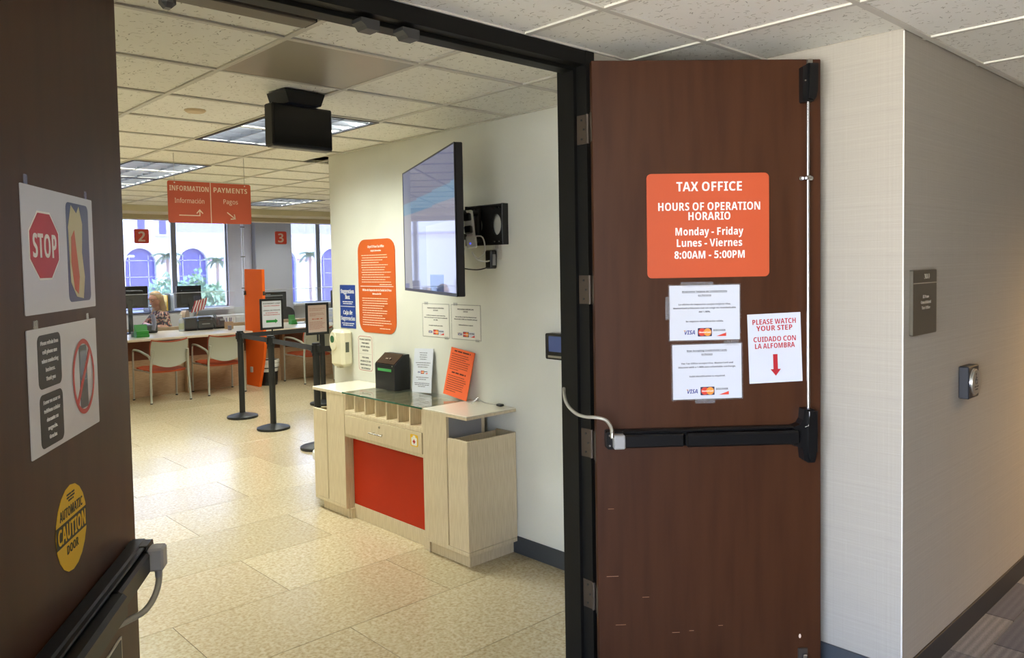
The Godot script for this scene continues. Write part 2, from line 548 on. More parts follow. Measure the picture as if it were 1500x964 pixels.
func build_ceilings() -> void:
	var c := struct("ceiling", "office ceiling of textured lay-in tiles in a pale grid")
	part(c, "slab", MB.new().bb(V(-1.5, 2.82, -14.2), V(9.5, 2.95, -2.125)), M.beige)
	var xs := []
	for k in range(-5, 14): xs.append(1.425 + 0.61 * k)
	var zs := [-2.271]
	for k in 13: zs.append(-2.725 - 0.61 * k)
	zs.append(-10.66)
	var holes := {}      # what sits in the grid instead of a tile: column, row
	for h in [[6, 3], [6, 4], [6, 7], [6, 8], [6, 9], [6, 10], [10, 11], [10, 12], [2, 3], [2, 4], [2, 7], [2, 8], [10, 7], [10, 8]]: holes["%d,%d" % [h[0], h[1]]] = true
	holes["5,1"] = true
	var cache := {}
	for i in xs.size() - 1:
		for j in zs.size() - 1:
			if holes.has("%d,%d" % [i, j]): continue
			var x0: float = xs[i]
			var x1: float = xs[i + 1]
			var z1: float = zs[j]
			var z0: float = zs[j + 1]
			if z1 > -5.3 and x0 > WALLX: continue
			if z1 > -5.3: x1 = minf(x1, WALLX)
			var key := "%.3f,%.3f" % [x1 - x0, z1 - z0]
			if not cache.has(key): cache[key] = MB.new().box(Vector3.ZERO, V(x1 - x0 - 0.006, 0.02, z1 - z0 - 0.006), 0.002).mesh()
			var o := part(c, "ceiling_tile", cache[key], M.tiles[(i * 7 + j * 3) % 3])
			o.position = V((x0 + x1) / 2, CEIL + 0.018, (z0 + z1) / 2)
	for x in xs:
		var z_end := -10.66
		var z_st := -2.271 if x < WALLX else -5.38
		part(c, "grid_bar", MB.new().bb(V(x - 0.012, CEIL, z_end), V(x + 0.012, CEIL + 0.008, z_st), 0.001), M.grid)
	for z in zs:
		var xe := WALLX if z > -5.3 else 9.5
		part(c, "grid_bar", MB.new().bb(V(-1.5, CEIL - 0.0005, z - 0.012), V(xe, CEIL + 0.0075, z + 0.012), 0.001), M.grid)
	part(c, "wall_angle", MB.new().bb(V(WALLX - 0.02, CEIL - 0.001, -5.38), V(WALLX, CEIL + 0.006, -2.271), 0.001), M.grid)
	# corridor
	c = struct("ceiling_hall", "corridor ceiling of white textured tiles in a grey grid")
	part(c, "slab", MB.new().bb(V(-3.2, 2.82, -2.125), V(9.65, 2.95, 2.4)), M.beige)
	var hx := [-3.05, -2.21, -1.6, -0.99, -0.38, 0.25, 0.86, 1.47, 2.08, 2.69, 3.33, 3.97, 4.6, 5.21, 5.82, 6.43, 7.04, 7.65, 8.26, 8.87, 9.5]
	var hz := [-2.125, -1.745, -1.152, -0.545, 0.065, 0.675, 1.285, 1.895, 2.25]
	var lit := {}
	for i in hx.size() - 1:
		for j in hz.size() - 1:
			if lit.has("%d,%d" % [i, j]): continue
			var x0: float = hx[i]
			var x1: float = hx[i + 1]
			if j < 2 and x0 >= WALLX: continue
			if j < 2: x1 = minf(x1, WALLX)
			var key := "%.3f,%.3f" % [x1 - x0, hz[j + 1] - hz[j]]
			if not cache.has(key): cache[key] = MB.new().box(Vector3.ZERO, V(x1 - x0 - 0.006, 0.02, hz[j + 1] - hz[j] - 0.006), 0.002).mesh()
			var o := part(c, "ceiling_tile", cache[key], M.tiles[(i * 5 + j) % 3])
			o.position = V((x0 + x1) / 2, CEIL + 0.018, (hz[j] + hz[j + 1]) / 2)
	for x in hx:
		part(c, "grid_bar", MB.new().bb(V(x - 0.012, CEIL, -2.125 if x < WALLX else HALLZ), V(x + 0.012, CEIL + 0.008, 2.25), 0.001), M.grid)
	for z in hz:
		part(c, "grid_bar", MB.new().bb(V(-3.05, CEIL - 0.0005, z - 0.012), V(9.5 if z > -1.16 else WALLX, CEIL + 0.0075, z + 0.012), 0.001), M.grid)
	# fittings in the office grid
	var lp := mat(C8(150, 142, 124), 0.35)
	var pn := thing("ceiling_panel", "smooth grey glossy square panel set in the ceiling grid", "panel", V(1.73, CEIL, -3.03))
	part(pn, "panel", MB.new().bb(V(-0.296, 0.002, -0.296), V(0.296, 0.02, 0.296), 0.002), lp)
	for d in [[1.0, 0], [-1.0, 0], [0, 1.0], [0, -1.0]]:
		part(pn, "frame_strip", MB.new().box(V(d[0] * 0.3, 0.004, d[1] * 0.3), V(0.012 if d[0] else 0.61, 0.01, 0.012 if d[1] else 0.61), 0.002), M.grid)
	var sp := thing("ceiling_speaker", "small round cream cover plate in the ceiling", "ceiling cover", V(1.69, CEIL + 0.008, -4.27))
	part(sp, "disc", MB.new().lathe([[0.0, -0.012], [0.045, -0.012], [0.055, -0.004], [0.055, 0.0]], 24), mat(C8(222, 200, 160), 0.5))
	troffer(V(2.34, CEIL, -4.555), "louvred ceiling light behind the hanging monitor")
	troffer(V(2.34, CEIL, -6.995), "louvred ceiling light left of the hanging information sign")
	troffer(V(2.34, CEIL, -8.215), "louvred ceiling light at the far left, cut by the door leaf")
	troffer(V(-0.1, CEIL, -4.555), "louvred ceiling light out of sight on the left, nearer the door", 8.5)
	troffer(V(-0.1, CEIL, -6.995), "louvred ceiling light out of sight on the left, farther in", 8.5)
	troffer(V(4.78, CEIL, -6.995), "louvred ceiling light hidden behind the television wall")
	troffer(V(4.78, CEIL, -9.435), "far louvred ceiling light above the payment line")
	troffer(V(4.3, 2.68, -12.75), "louvred ceiling light above the staff, hidden by the bulkhead on the left", 6.0)
	troffer(V(6.9, 2.68, -12.75), "louvred ceiling light above the staff, hidden by the bulkhead on the right", 6.0)
	downlight(V(6.4, CEIL, 0.1), "round recessed corridor downlight further right")

func troffer(at: Vector3, label: String, e := 8.0) -> void:       # 0.61 x 1.22 parabolic fixture, long side along z
	var t := thing("troffer_light", label, "ceiling light", at, 0.0, "louvred ceiling lights")
	var al := mat(C8(150, 154, 164), 0.34, 1.0)
	var dark := mat(C8(30, 30, 40), 0.5)
	var h := MB.new()
	h.bb(V(-0.3, 0.13, -0.605), V(0.3, 0.14, 0.605)).bb(V(-0.305, 0.0, -0.61), V(-0.297, 0.14, 0.61)).bb(V(0.297, 0.0, -0.61), V(0.305, 0.14, 0.61)).bb(V(-0.3, 0.0, -0.61), V(0.3, 0.14, -0.602)).bb(V(-0.3, 0.0, 0.602), V(0.3, 0.14, 0.61))
	part(t, "housing", h, mat(C8(214, 214, 214), 0.4))
	var f := MB.new()
	f.bb(V(-0.305, -0.004, -0.61), V(-0.285, 0.006, 0.61)).bb(V(0.285, -0.004, -0.61), V(0.305, 0.006, 0.61)).bb(V(-0.285, -0.004, -0.61), V(0.285, 0.006, -0.592)).bb(V(-0.285, -0.004, 0.592), V(0.285, 0.006, 0.61))
	part(t, "frame", f, dark)
	var blade := MB.new().prism(PackedVector2Array([Vector2(-0.002, 0.0), Vector2(0.002, 0.0), Vector2(0.012, 0.07), Vector2(-0.012, 0.07)]), -0.59, 0.59).mesh()
	for k in 2:
		var o := part(t, "louvre_blade", blade, al)
		o.position.x = -0.095 + 0.19 * k
	var cross := MB.new().prism(PackedVector2Array([Vector2(-0.002, 0.0), Vector2(0.002, 0.0), Vector2(0.014, 0.068), Vector2(-0.014, 0.068)]), -0.285, 0.285).mesh()
	for k in 8:
		var o := part(t, "louvre_blade", cross, al)
		o.rotation_degrees.y = 90
		o.position.z = -0.525 + 0.15 * k
	var tube := mat(C8(255, 250, 236), 0.5)
	tube.emission_enabled = true; tube.emission = C8(252, 246, 224); tube.emission_energy_multiplier = 0.4
	for k in 3:
		part(t, "fluorescent_tube", MB.new().cyl(V(-0.19 + 0.19 * k, 0.105, -0.58), V(-0.19 + 0.19 * k, 0.105, 0.58), 0.013, -1, 10), tube)
	area("troffer_glow", V(0, 0.088, 0), Vector2(0.55, 1.15), C8(244, 248, 236), e, Vector3(-90, 0, 0), t)

func downlight(at: Vector3, label: String) -> void:
	var t := thing("downlight", label, "ceiling light", at)
	part(t, "trim_ring", MB.new().lathe([[0.075, 0.0], [0.095, -0.006], [0.1, 0.0]], 28), M.grid)
	part(t, "can", MB.new().lathe([[0.075, 0.0], [0.07, 0.09], [0.0, 0.09]], 28), M.greybox)
	var d := mat(C8(255, 236, 200), 0.5)
	d.emission_enabled = true; d.emission = C8(255, 214, 150); d.emission_energy_multiplier = 2.0
	part(t, "bulb", MB.new().lathe([[0.0, 0.02], [0.035, 0.035], [0.045, 0.06], [0.03, 0.085]], 18), d)
	var l := SpotLight3D.new()
	l.name = "downlight_glow"
	l.light_color = C8(255, 208, 140); l.light_energy = 34.0; l.spot_angle = 78.0; l.spot_range = 20.0; l.spot_attenuation = 2.0; l.spot_angle_attenuation = 1.0
	l.light_size = 0.05; l.shadow_enabled = true
	l.position = V(0, 0.01, 0); l.rotation_degrees.x = -90
	t.add_child(l)

func build_floors() -> void:
	var f := struct("floor", "beige stone-look floor tiles laid in staggered rows")
	part(f, "slab", MB.new().bb(V(-1.5, -0.2, -14.2), V(9.5, -0.0025, -2.2)), M.grout)
	var L := 1.212
	var D := 0.6015
	var cache := {}
	for k in range(-1, 20):
		var zb := -2.615 - D * k
		var zt := minf(zb + 0.0, -2.2)
		var z0 := maxf(zb - D, -14.0)
		if k == -1: zt = -2.2; z0 = -2.615
		var off := 1.92 if posmod(k, 2) == 0 else 1.316
		for i in range(-2, 6):
			var x0 := off + L * i
			var x1 := minf(x0 + L, 9.4)
			if k == -1 and x0 < -0.5: continue
			var key := "%.3f,%.3f" % [x1 - x0, zt - z0]
			if not cache.has(key): cache[key] = MB.new().box(Vector3.ZERO, V(x1 - x0 - 0.003, 0.02, zt - z0 - 0.003), 0.0008).mesh()
			var o := part(f, "floor_tile", cache[key], M.floors[posmod(i * 5 + k * 3 + (i * k) % 3, 4)])
			o.position = V((x0 + x1) / 2, -0.01, (zt + z0) / 2)
	# corridor carpet planks
	f = struct("floor_hall", "grey striped carpet planks in the corridor")
	part(f, "slab", MB.new().bb(V(-3.2, -0.2, -2.2), V(9.65, -0.012, 2.4)), M.grout)
	var cm := []
	var tone := [[C8(62, 59, 60), C8(84, 80, 80)], [C8(72, 69, 68), C8(112, 108, 104)], [C8(56, 53, 55), C8(78, 75, 75)], [C8(90, 87, 83), C8(128, 124, 118)]]
	for k in 4:
		var im := Image.create(64, 128, false, Image.FORMAT_RGB8)
		rng.seed = 40 + k
		for y in 128:
			var band: float = 0.5 + 0.5 * sin(y * TAU / 16.0)
			for x in 64:
				var c: Color = tone[k][0].lerp(tone[k][1], clampf(band * 0.6 + rng.randf_range(-0.15, 0.45), 0, 1))
				im.set_pixel(x, y, c)
		var m := mat(Color.WHITE, 0.95)
		m.albedo_texture = ImageTexture.create_from_image(im)
		tri(m, V(4, 4, 4))
		m.rim_enabled = true; m.rim = 0.3
		cm.append(m)
	var pk := MB.new().box(Vector3.ZERO, V(0.497, 0.012, 0.122), 0.002).mesh()
	rng.seed = 8
	for r in range(0, 26):
		for q in range(-2, 12):
			var x := 2.6 + 0.5 * q + (0.19 * (r % 3)) - 1.2
			var z := HALLZ + 0.06 + 0.125 * r
			if z > 2.2: continue
			var o := part(f, "carpet_plank", pk, cm[[0, 1, 2, 0, 3, 2, 1][rng.randi() % 7]])
			o.position = V(x, -0.006, z)
	var rest := part(f, "carpet_field", MB.new().bb(V(-3.05, -0.012, -2.2), V(1.2, 0.0, 2.25)).bb(V(1.2, -0.012, -2.2), V(WALLX, 0.0, HALLZ - 0.004)), mat(C8(168, 160, 148), 0.8))
	rest.set_meta("kind", "stuff")
	part(f, "threshold", MB.new().bb(V(0.6, 0.0, -2.24), V(2.4, 0.006, -2.14), 0.002), M.aluminium)

# ================================================================== far windows and the street
const WINZ := -14.0
func build_window_wall() -> void:
	var w := struct("wall_far", "far wall with wide office windows")
	part(w, "sill_wall", MB.new().bb(V(-1.5, 0, WINZ - 0.2), V(9.5, 1.02, WINZ)), M.cabinet_grey)
	part(w, "head", MB.new().bb(V(-1.5, 2.72, WINZ - 0.2), V(9.5, 2.9, WINZ)), M.cabinet_grey)
	part(w, "pillar", MB.new().bb(V(6.52, 0, WINZ - 0.2), V(7.25, 2.9, WINZ + 0.12), 0.01), M.grey_pillar)
	part(w, "pillar", MB.new().bb(V(6.05, 0, WINZ - 0.2), V(6.52, 2.9, WINZ - 0.02), 0.01), mat(C8(214, 212, 226), 0.6))
	part(w, "pillar", MB.new().bb(V(-1.5, 0, WINZ - 0.2), V(2.2, 2.9, WINZ), 0.01), M.cabinet_grey)
	var spans := [[2.2, 5.06, "window_1"], [5.15, 6.02, "window_2"], [7.28, 7.86, "window_3"], [7.95, 9.5, "window_4"]]
	var lab := ["tinted office window left of the dark mullion", "tinted office window between mullion and white pillar", "narrow tinted window right of the grey pillar", "tinted window at the far right beside the television wall"]
	for k in 4:
		var s: Array = spans[k]
		var o := struct(s[2], lab[k], V(0, 0, WINZ - 0.1))
		var x0: float = s[0]
		var x1: float = s[1]
		part(o, "pane", MB.new().quad(V(x0, 1.02, 0), V(x1, 1.02, 0), V(x1, 2.72, 0), V(x0, 2.72, 0)), M.window_film)
		part(o, "window_frame", MB.new().bb(V(x0 - 0.05, 1.02, -0.03), V(x0, 2.72, 0.05), 0.004).bb(V(x1, 1.02, -0.03), V(x1 + 0.05, 2.72, 0.05), 0.004).bb(V(x0, 1.02, -0.03), V(x1, 1.06, 0.05), 0.004), M.aluminium)
	var sill := struct("trim_2", "white window sill ledge")
	part(sill, "ledge", MB.new().bb(V(2.2, 1.0, WINZ - 0.02), V(6.05, 1.045, WINZ + 0.16), 0.006), mat(C8(226, 226, 228), 0.5))
	part(sill, "ledge", MB.new().bb(V(7.25, 1.0, WINZ - 0.02), V(9.5, 1.045, WINZ + 0.16), 0.006), mat(C8(226, 226, 228), 0.5))

func arch2(cx: float, w: float, y0: float, y1: float) -> PackedVector2Array:
	var p := PackedVector2Array([Vector2(cx - w / 2, y0), Vector2(cx + w / 2, y0)])
	var r := w / 2
	for k in 13:
		var t := PI * k / 12
		p.append(Vector2(cx + cos(t) * r, y1 - r + sin(t) * r))
	return p

func build_outside() -> void:
	# facade across the street at z = -60; photograph columns unprojected there
	var FZ := -60.0
	var K := 1.5
	var b := thing("street_building", "white stucco building across the street with tall arched windows", "building", V(0, 0, FZ))
	var white := mat(C8(238, 236, 234), 0.9)
	var glassm := mat(C8(84, 80, 142), 0.3)
	var lilac := mat(C8(186, 182, 214), 0.7)
	var arches := [12.94, 15.47, 18.05, 20.4, 23.4, 25.9]
	var wall := CSGCombiner3D.new()
	wall.name = "wall"
	var bx := CSGBox3D.new()
	bx.name = "block"
	bx.size = V(60, 24, 3.0); bx.position = V(26, 2, -1.5)
	bx.material = white
	wall.add_child(bx)
	var aw := 1.46 * K
	for a in arches:
		var hole := CSGPolygon3D.new()
		hole.name = "hole"
		hole.polygon = arch2(a * K, aw, -6.0, 1.7 + 1.13 * K)
		hole.depth = 1.0; hole.position.z = 0.5
		hole.operation = CSGShape3D.OPERATION_SUBTRACTION
		wall.add_child(hole)
	b.add_child(wall)
	for a in arches:
		var g := part(b, "arched_window", MB.new().prism(arch2(a * K, aw, -6.0, 1.7 + 1.13 * K), -0.48, -0.42), glassm)
		var bars := MB.new()
		for x in [-0.3, 0.3]: bars.box(V(a * K + x * aw, -1.6, -0.4), V(0.06, 9.0, 0.06))
		for y in [2.5, 1.3, 0.1, -1.1, -2.3]: bars.box(V(a * K, y, -0.4), V(aw, 0.05, 0.06))
		part(g, "glazing_bars", bars, mat(C8(168, 164, 208), 0.6))
	for wx in [[13.0, 0.3], [14.0, 0.3]]:
		var g := part(b, "upper_window", MB.new().bb(V((wx[0] - 0.32) * K, 1.7 + 1.6 * K, 0.0), V((wx[0] + 0.32) * K, 1.7 + 3.4 * K, 0.12)), lilac)
		part(g, "pane", MB.new().bb(V((wx[0] - 0.16) * K, 1.7 + 1.75 * K, 0.12), V((wx[0] + 0.16) * K, 1.7 + 3.3 * K, 0.16)), glassm)
	for rb in [[14.66, 17.06], [18.2, 24.6]]:
		var x: float = rb[0]
		while x < rb[1]:
			var g := part(b, "ribbon_window", MB.new().bb(V(x * K, 1.7 + 1.85 * K, 0.0), V((x + 0.42) * K, 1.7 + 3.4 * K, 0.1)), lilac)
			part(g, "pane", MB.new().bb(V((x + 0.05) * K, 1.7 + 1.95 * K, 0.1), V((x + 0.37) * K, 1.7 + 3.3 * K, 0.14)), mat(C8(150, 146, 200), 0.3))
			x += 0.44
	part(b, "string_course", MB.new().bb(V(0, 1.7 + 1.72 * K, 0), V(56, 1.7 + 1.8 * K, 0.25)), lilac)
	for a in [[13.72, 14.7], [16.25, 17.3], [21.2, 22.6]]:
		part(b, "band", MB.new().bb(V(a[0] * K, 1.7 + 0.45 * K, 0), V(a[1] * K, 1.7 + 0.56 * K, 0.2)), mat(C8(176, 140, 176), 0.7))
	var g := thing("street", "pale street ground far below the windows", "street", V(0, -8, -37))
	g.set_meta("kind", "structure")
	part(g, "ground", MB.new().bb(V(-30, -0.3, -30), V(70, 0, 22)), mat(C8(176, 174, 170), 0.9))
	var t := thing("street_tree", "round leafy green tree outside the left windows", "tree", V(17.5, -8, -46))
	part(t, "trunk", MB.new().tube([V(0, 0, 0), V(0.1, 3, 0), V(0, 5.5, 0)], 0.25, 8, 0.12), mat(C8(110, 92, 76), 0.9))
	rng.seed = 12
	var lf := MB.new()
	for k in 2600:
		var d := V(rng.randfn(), rng.randfn(), rng.randfn()).normalized()
		var p := V(d.x * 2.7, 7.15 + d.y * 2.35, d.z * 2.2)
		p += V(sin(d.y * 7) * 0.3, sin(d.x * 9 + d.z * 5) * 0.35, 0)
		p = p.lerp(V(0, 7.15, 0), rng.randf() * 0.35)
		var a := V(rng.randfn(), rng.randfn(), rng.randfn()).normalized()
		var c := a.cross(d).normalized() * 0.16
		a = a * 0.22
		lf.quad(p - a, p + c * 0.7, p + a, p - c * 0.7)
	var leaf := mat(C8(140, 162, 124), 0.8)
	leaf.backlight_enabled = true; leaf.backlight = C8(84, 104, 70)
	part(t, "foliage", lf, leaf)
	var first: Node3D = null
	for q in [[17.75, 0.95, "palm tree in front of the white building, between the first two arches", 0.0], [20.87, 0.65, "palm tree seen just left of the white window pillar", 40.0], [27.48, 1.0, "palm tree seen through the right windows beyond the grey pillar", 80.0]]:
		var pt := palm(V(q[0], -8, -50), 1.7 + q[1], q[2])
		pt.rotation_degrees.y = q[3]
	var l := thing("street_lamp", "white curved street lamp in front of the first arch", "street lamp", V(15.86, -8, -52))
	part(l, "pole", MB.new().tube([V(0, 0, 0), V(0, 9.9, 0), V(0.03, 10.4, 0), V(0.12, 10.6, 0), V(0.3, 10.68, 0)], 0.045, 8), white)
	part(l, "lamp_head", MB.new().box(V(0.42, 10.66, 0), V(0.36, 0.14, 0.24), 0.04), white)

var frond_mesh: ArrayMesh
func palm(at: Vector3, top: float, label: String) -> Node3D:
	var t := thing("palm_tree", label, "palm tree", at, 0.0, "palm trees across the street")
	var h := top - at.y
	part(t, "trunk", MB.new().tube([V(0, 0, 0), V(0.1, h * 0.5, 0), V(0, h, 0)], 0.15, 8, 0.1), mat(C8(160, 138, 128), 0.9))
	if frond_mesh == null:
		var m := MB.new()
		var pts := []
		for k in 9:
			var s := k / 8.0
			pts.append(V(s * 1.45, 0.62 * s - 1.25 * s * s, 0))
		m.tube(pts, 0.045, 5, 0.012)
		for k in range(1, 9):
			for j in 3:
				var s := (k - 1 + j / 3.0) / 8.0 + 0.06
				var p := V(s * 1.45, 0.62 * s - 1.25 * s * s, 0)
				for sd in [-1.0, 1.0]:
					var e := p + V(0.16, -0.26, 0.4 * sd * (1.0 - s * 0.6))
					m.quad(p, p + V(0.13, 0, 0), e + V(0.03, 0, 0), e)
		frond_mesh = m.mesh()
	var fm := mat(C8(142, 146, 122), 0.8)
	fm.backlight_enabled = true; fm.backlight = C8(80, 100, 50)
	for k in 16:
		var o := part(t, "frond", frond_mesh, fm)
		o.position.y = h
		o.rotation_degrees = V(0, 360.0 * k / 16 + 9 * (k % 3), 26 if k % 2 else -10)
		o.scale = V(0.52, 0.52, 0.52)
	return t

# ================================================================== doorway
func build_door_frame() -> void:
	var f := struct("door_frame", "black steel frame around the double doorway")
	var RX := 2.41
	var LX := 0.588
	var HY := 2.495
	for s in [[RX, 1.0], [LX, -1.0]]:
		var x: float = s[0]
		var d: float = s[1]
		var p := PackedVector2Array()
		for q in [[0.05, -2.118], [0.0, -2.118], [0.0, -2.172], [-0.015, -2.174], [-0.015, -2.238], [0.0, -2.24], [0.0, -2.278], [0.05, -2.278]]:
			p.append(Vector2(x + d * q[0], -q[1]))
		var b := MB.new()
		b.xf = Transform3D(Basis(Vector3.RIGHT, Vector3(0, 0, -1), Vector3.UP), Vector3.ZERO)   # prism z -> world y, prism y -> world -z
		b.prism(p, 0.0, CEIL)
		part(f, "jamb", b, M.frame_black)
	var hb := MB.new()
	hb.bb(V(LX, HY, -2.172), V(RX, CEIL - 0.001, -2.118), 0.002).bb(V(LX, HY - 0.014, -2.24), V(RX, CEIL - 0.001, -2.172), 0.002).bb(V(LX, HY, -2.278), V(RX, CEIL - 0.001, -2.24), 0.002)
	part(f, "head", hb, M.frame_black)
	for x in [1.405, 1.562]:
		var k := MB.new()
		k.xf.origin = V(x, 2.482, -2.165)
		k.prism(PackedVector2Array([Vector2(-0.034, 0.0), Vector2(0.034, 0.0), Vector2(0.034, -0.032), Vector2(-0.012, -0.032), Vector2(-0.02, -0.022), Vector2(-0.034, -0.012)]), -0.02, 0.035)
		part(f, "strike_bracket", k, mat(C8(70, 70, 70), 0.5, 0.3))
	part(f, "latch_housing", MB.new().box(V(0.806, 2.452, -2.2), V(0.04, 0.09, 0.045), 0.012), mat(C8(92, 90, 86), 0.4, 0.4))
	var op := thing("door_operator", "long grey-brown automatic door operator box above the doorway", "door operator", V(0, 0, 0))
	part(op, "cover", MB.new().bb(V(0.6, 2.484, -2.365), V(1.3, CEIL - 0.004, -2.28), 0.004), mat(C8(104, 96, 82), 0.45, 0.2))
	part(op, "end_cap", MB.new().bb(V(1.3, 2.486, -2.363), V(1.306, CEIL - 0.006, -2.282), 0.002), mat(C8(60, 56, 50), 0.5))

func panic_bar(d: Node3D, s: float) -> void:
	var X := func(a: float, b: float, y0: float, y1: float, z0: float, z1: float, bv: float) -> MB:
		return MB.new().bb(V(a * s, y0, z0), V(b * s, y1, z1), bv)
	var Y := 1.003
	var bar := part(d, "panic_bar", X.call(0.034, 0.80, Y - 0.033, Y + 0.036, 0.0, 0.034, 0.004), M.bar_black)
	part(bar, "top_rib", X.call(0.1, 0.79, Y + 0.028, Y + 0.034, 0.034, 0.046, 0.002), M.bar_black)
	part(bar, "cover", X.call(0.1, 0.342, Y - 0.031, Y + 0.022, 0.034, 0.058, 0.006), M.bar_black)
	part(bar, "push_pad", X.call(0.346, 0.80, Y - 0.031, Y + 0.024, 0.036, 0.074, 0.008), M.bar_black)
	part(bar, "end_cap", MB.new().prism(rr(0.07, 0.07, 0.012, 4, 0.069 * s, Y), 0.0, 0.05), M.bar_black)
	for yy in [-0.02, 0.02]:
		part(bar, "screw", MB.new().cyl(V(0.047 * s, Y + yy, 0.049), V(0.047 * s, Y + yy, 0.052), 0.004, -1, 8), M.steel)
	part(bar, "power_box", MB.new().box(V(0.08 * s, Y, 0.068), V(0.046, 0.056, 0.038), 0.005), M.greybox)
	var hp := PackedVector2Array()
	for q in [[0.824, 1.107], [0.865, 1.106], [0.874, 1.082], [0.879, 1.008], [0.876, 0.945], [0.868, 0.894], [0.840, 0.893], [0.823, 0.903], [0.818, 0.951], [0.797, 0.958], [0.783, 0.962], [0.783, 1.030], [0.786, 1.039], [0.81, 1.048], [0.82, 1.066]]:
		hp.append(Vector2(q[0] * s, q[1]))
	var hd := part(d, "latch_head", MB.new().prism(hp, 0.0, 0.052), M.bar_black)
	var hp2 := PackedVector2Array()
	for q in [[0.842, 1.1], [0.862, 1.1], [0.872, 1.008], [0.862, 0.9], [0.844, 0.9], [0.836, 0.94], [0.836, 1.05]]:
		hp2.append(Vector2(q[0] * s, q[1]))
	part(hd, "raised_face", MB.new().prism(hp2, 0.052, 0.066), M.bar_black)
	part(hd, "trim_line", MB.new().tube([V(0.8415 * s, 1.1, 0.06), V(0.8395 * s, 1.06, 0.064), V(0.836 * s, 1.045, 0.064), V(0.825 * s, 1.038, 0.058)], 0.0016, 6), M.steel)
	part(d, "strike_plate", X.call(0.874, 0.9, 0.922, 1.09, 0.0, 0.004, 0.001), M.black)
	for yy in [0.934, 1.078]:
		part(d, "screw", MB.new().cyl(V(0.888 * s, yy, 0.004), V(0.888 * s, yy, 0.006), 0.0035, -1, 8), M.bronze)
	part(d, "rod", MB.new().cyl(V(0.849 * s, 1.1, 0.03), V(0.849 * s, 2.335, 0.03), 0.0062, -1, 12), M.chrome)
	var gd := part(d, "rod_guide", MB.new().box(V(0.849 * s, 2.022, 0.032), V(0.018, 0.018, 0.03), 0.004), M.chrome)
	for xx in [-0.018, 0.018]:
		part(gd, "ear", MB.new().box(V((0.849 + xx) * s, 2.022, 0.012), V(0.02, 0.016, 0.016), 0.004), M.chrome)
	var tl := PackedVector2Array()
	for q in [[0.826, 2.455], [0.848, 2.468], [0.884, 2.468], [0.883, 2.37], [0.878, 2.332], [0.868, 2.319], [0.83, 2.319], [0.826, 2.325]]:
		tl.append(Vector2(q[0] * s, q[1]))
	var lt := part(d, "top_latch", MB.new().prism(tl, 0.0, 0.038), M.bar_black)
	var tl2 := PackedVector2Array()
	for q in [[0.849, 2.464], [0.882, 2.464], [0.88, 2.36], [0.874, 2.332], [0.862, 2.326], [0.844, 2.33]]:
		tl2.append(Vector2(q[0] * s, q[1]))
	part(lt, "raised_face", MB.new().prism(tl2, 0.038, 0.052), M.bar_black)
	part(lt, "bolt", X.call(0.853, 0.872, 2.468, 2.488, 0.004, 0.024, 0.002), M.steel)
	part(lt, "screw", MB.new().cyl(V(0.836 * s, 2.4, 0.038), V(0.836 * s, 2.4, 0.041), 0.003, -1, 8), M.steel)
	var bl := part(d, "bottom_latch", X.call(0.816, 0.856, 0.02, 0.118, 0.0, 0.008, 0.002), M.bronze)
	part(bl, "bolt", X.call(0.83, 0.848, 0.015, 0.1, 0.008, 0.028, 0.004), M.chrome)

func leaf(name_: String, label: String, at: Vector3, turn: float, s: float) -> Node3D:
	var d := Node3D.new()
	d.name = name_
	add_child(d)
	d.position = at; d.rotation_degrees.y = turn
	tag(d, label, "door", "", "structure")
	part(d, "slab", MB.new().bb(V(0.0, 0.01, -0.045), V(0.914 * s, 2.492, 0.0), 0.003), M.door)
	panic_bar(d, s)
	return d

func hinges(d: Node3D, jx: float, s: float) -> void:
	var inv := d.transform.affine_inverse()
	for y in [2.24, 1.594, 0.965, 0.333]:
		var m := MB.new()
		m.xf = inv
		m.bb(V(jx - 0.0035 * s, y - 0.058, -2.168), V(jx + 0.0005 * s, y + 0.058, -2.118))
		var h := part(d, "hinge", m, M.bronze)
		var k := MB.new()
		k.xf = inv
		k.cyl(V(jx - 0.004 * s, y - 0.058, -2.11), V(jx - 0.004 * s, y + 0.058, -2.11), 0.0075, -1, 12)
		part(h, "knuckle", k, M.bronze)
		part(h, "door_leaf", MB.new().bb(V(-0.002 * s, y - 0.058, -0.045), V(0.0, y + 0.058, -0.004)), M.bronze)
		for q in 3:
			var c := MB.new()
			c.xf = inv
			c.cyl(V(jx - 0.0035 * s, y - 0.038 + 0.038 * q, -2.143 + 0.012 * (q % 2)), V(jx - 0.005 * s, y - 0.038 + 0.038 * q, -2.143 + 0.012 * (q % 2)), 0.005, -1, 8)
			part(h, "screw", c, M.black)

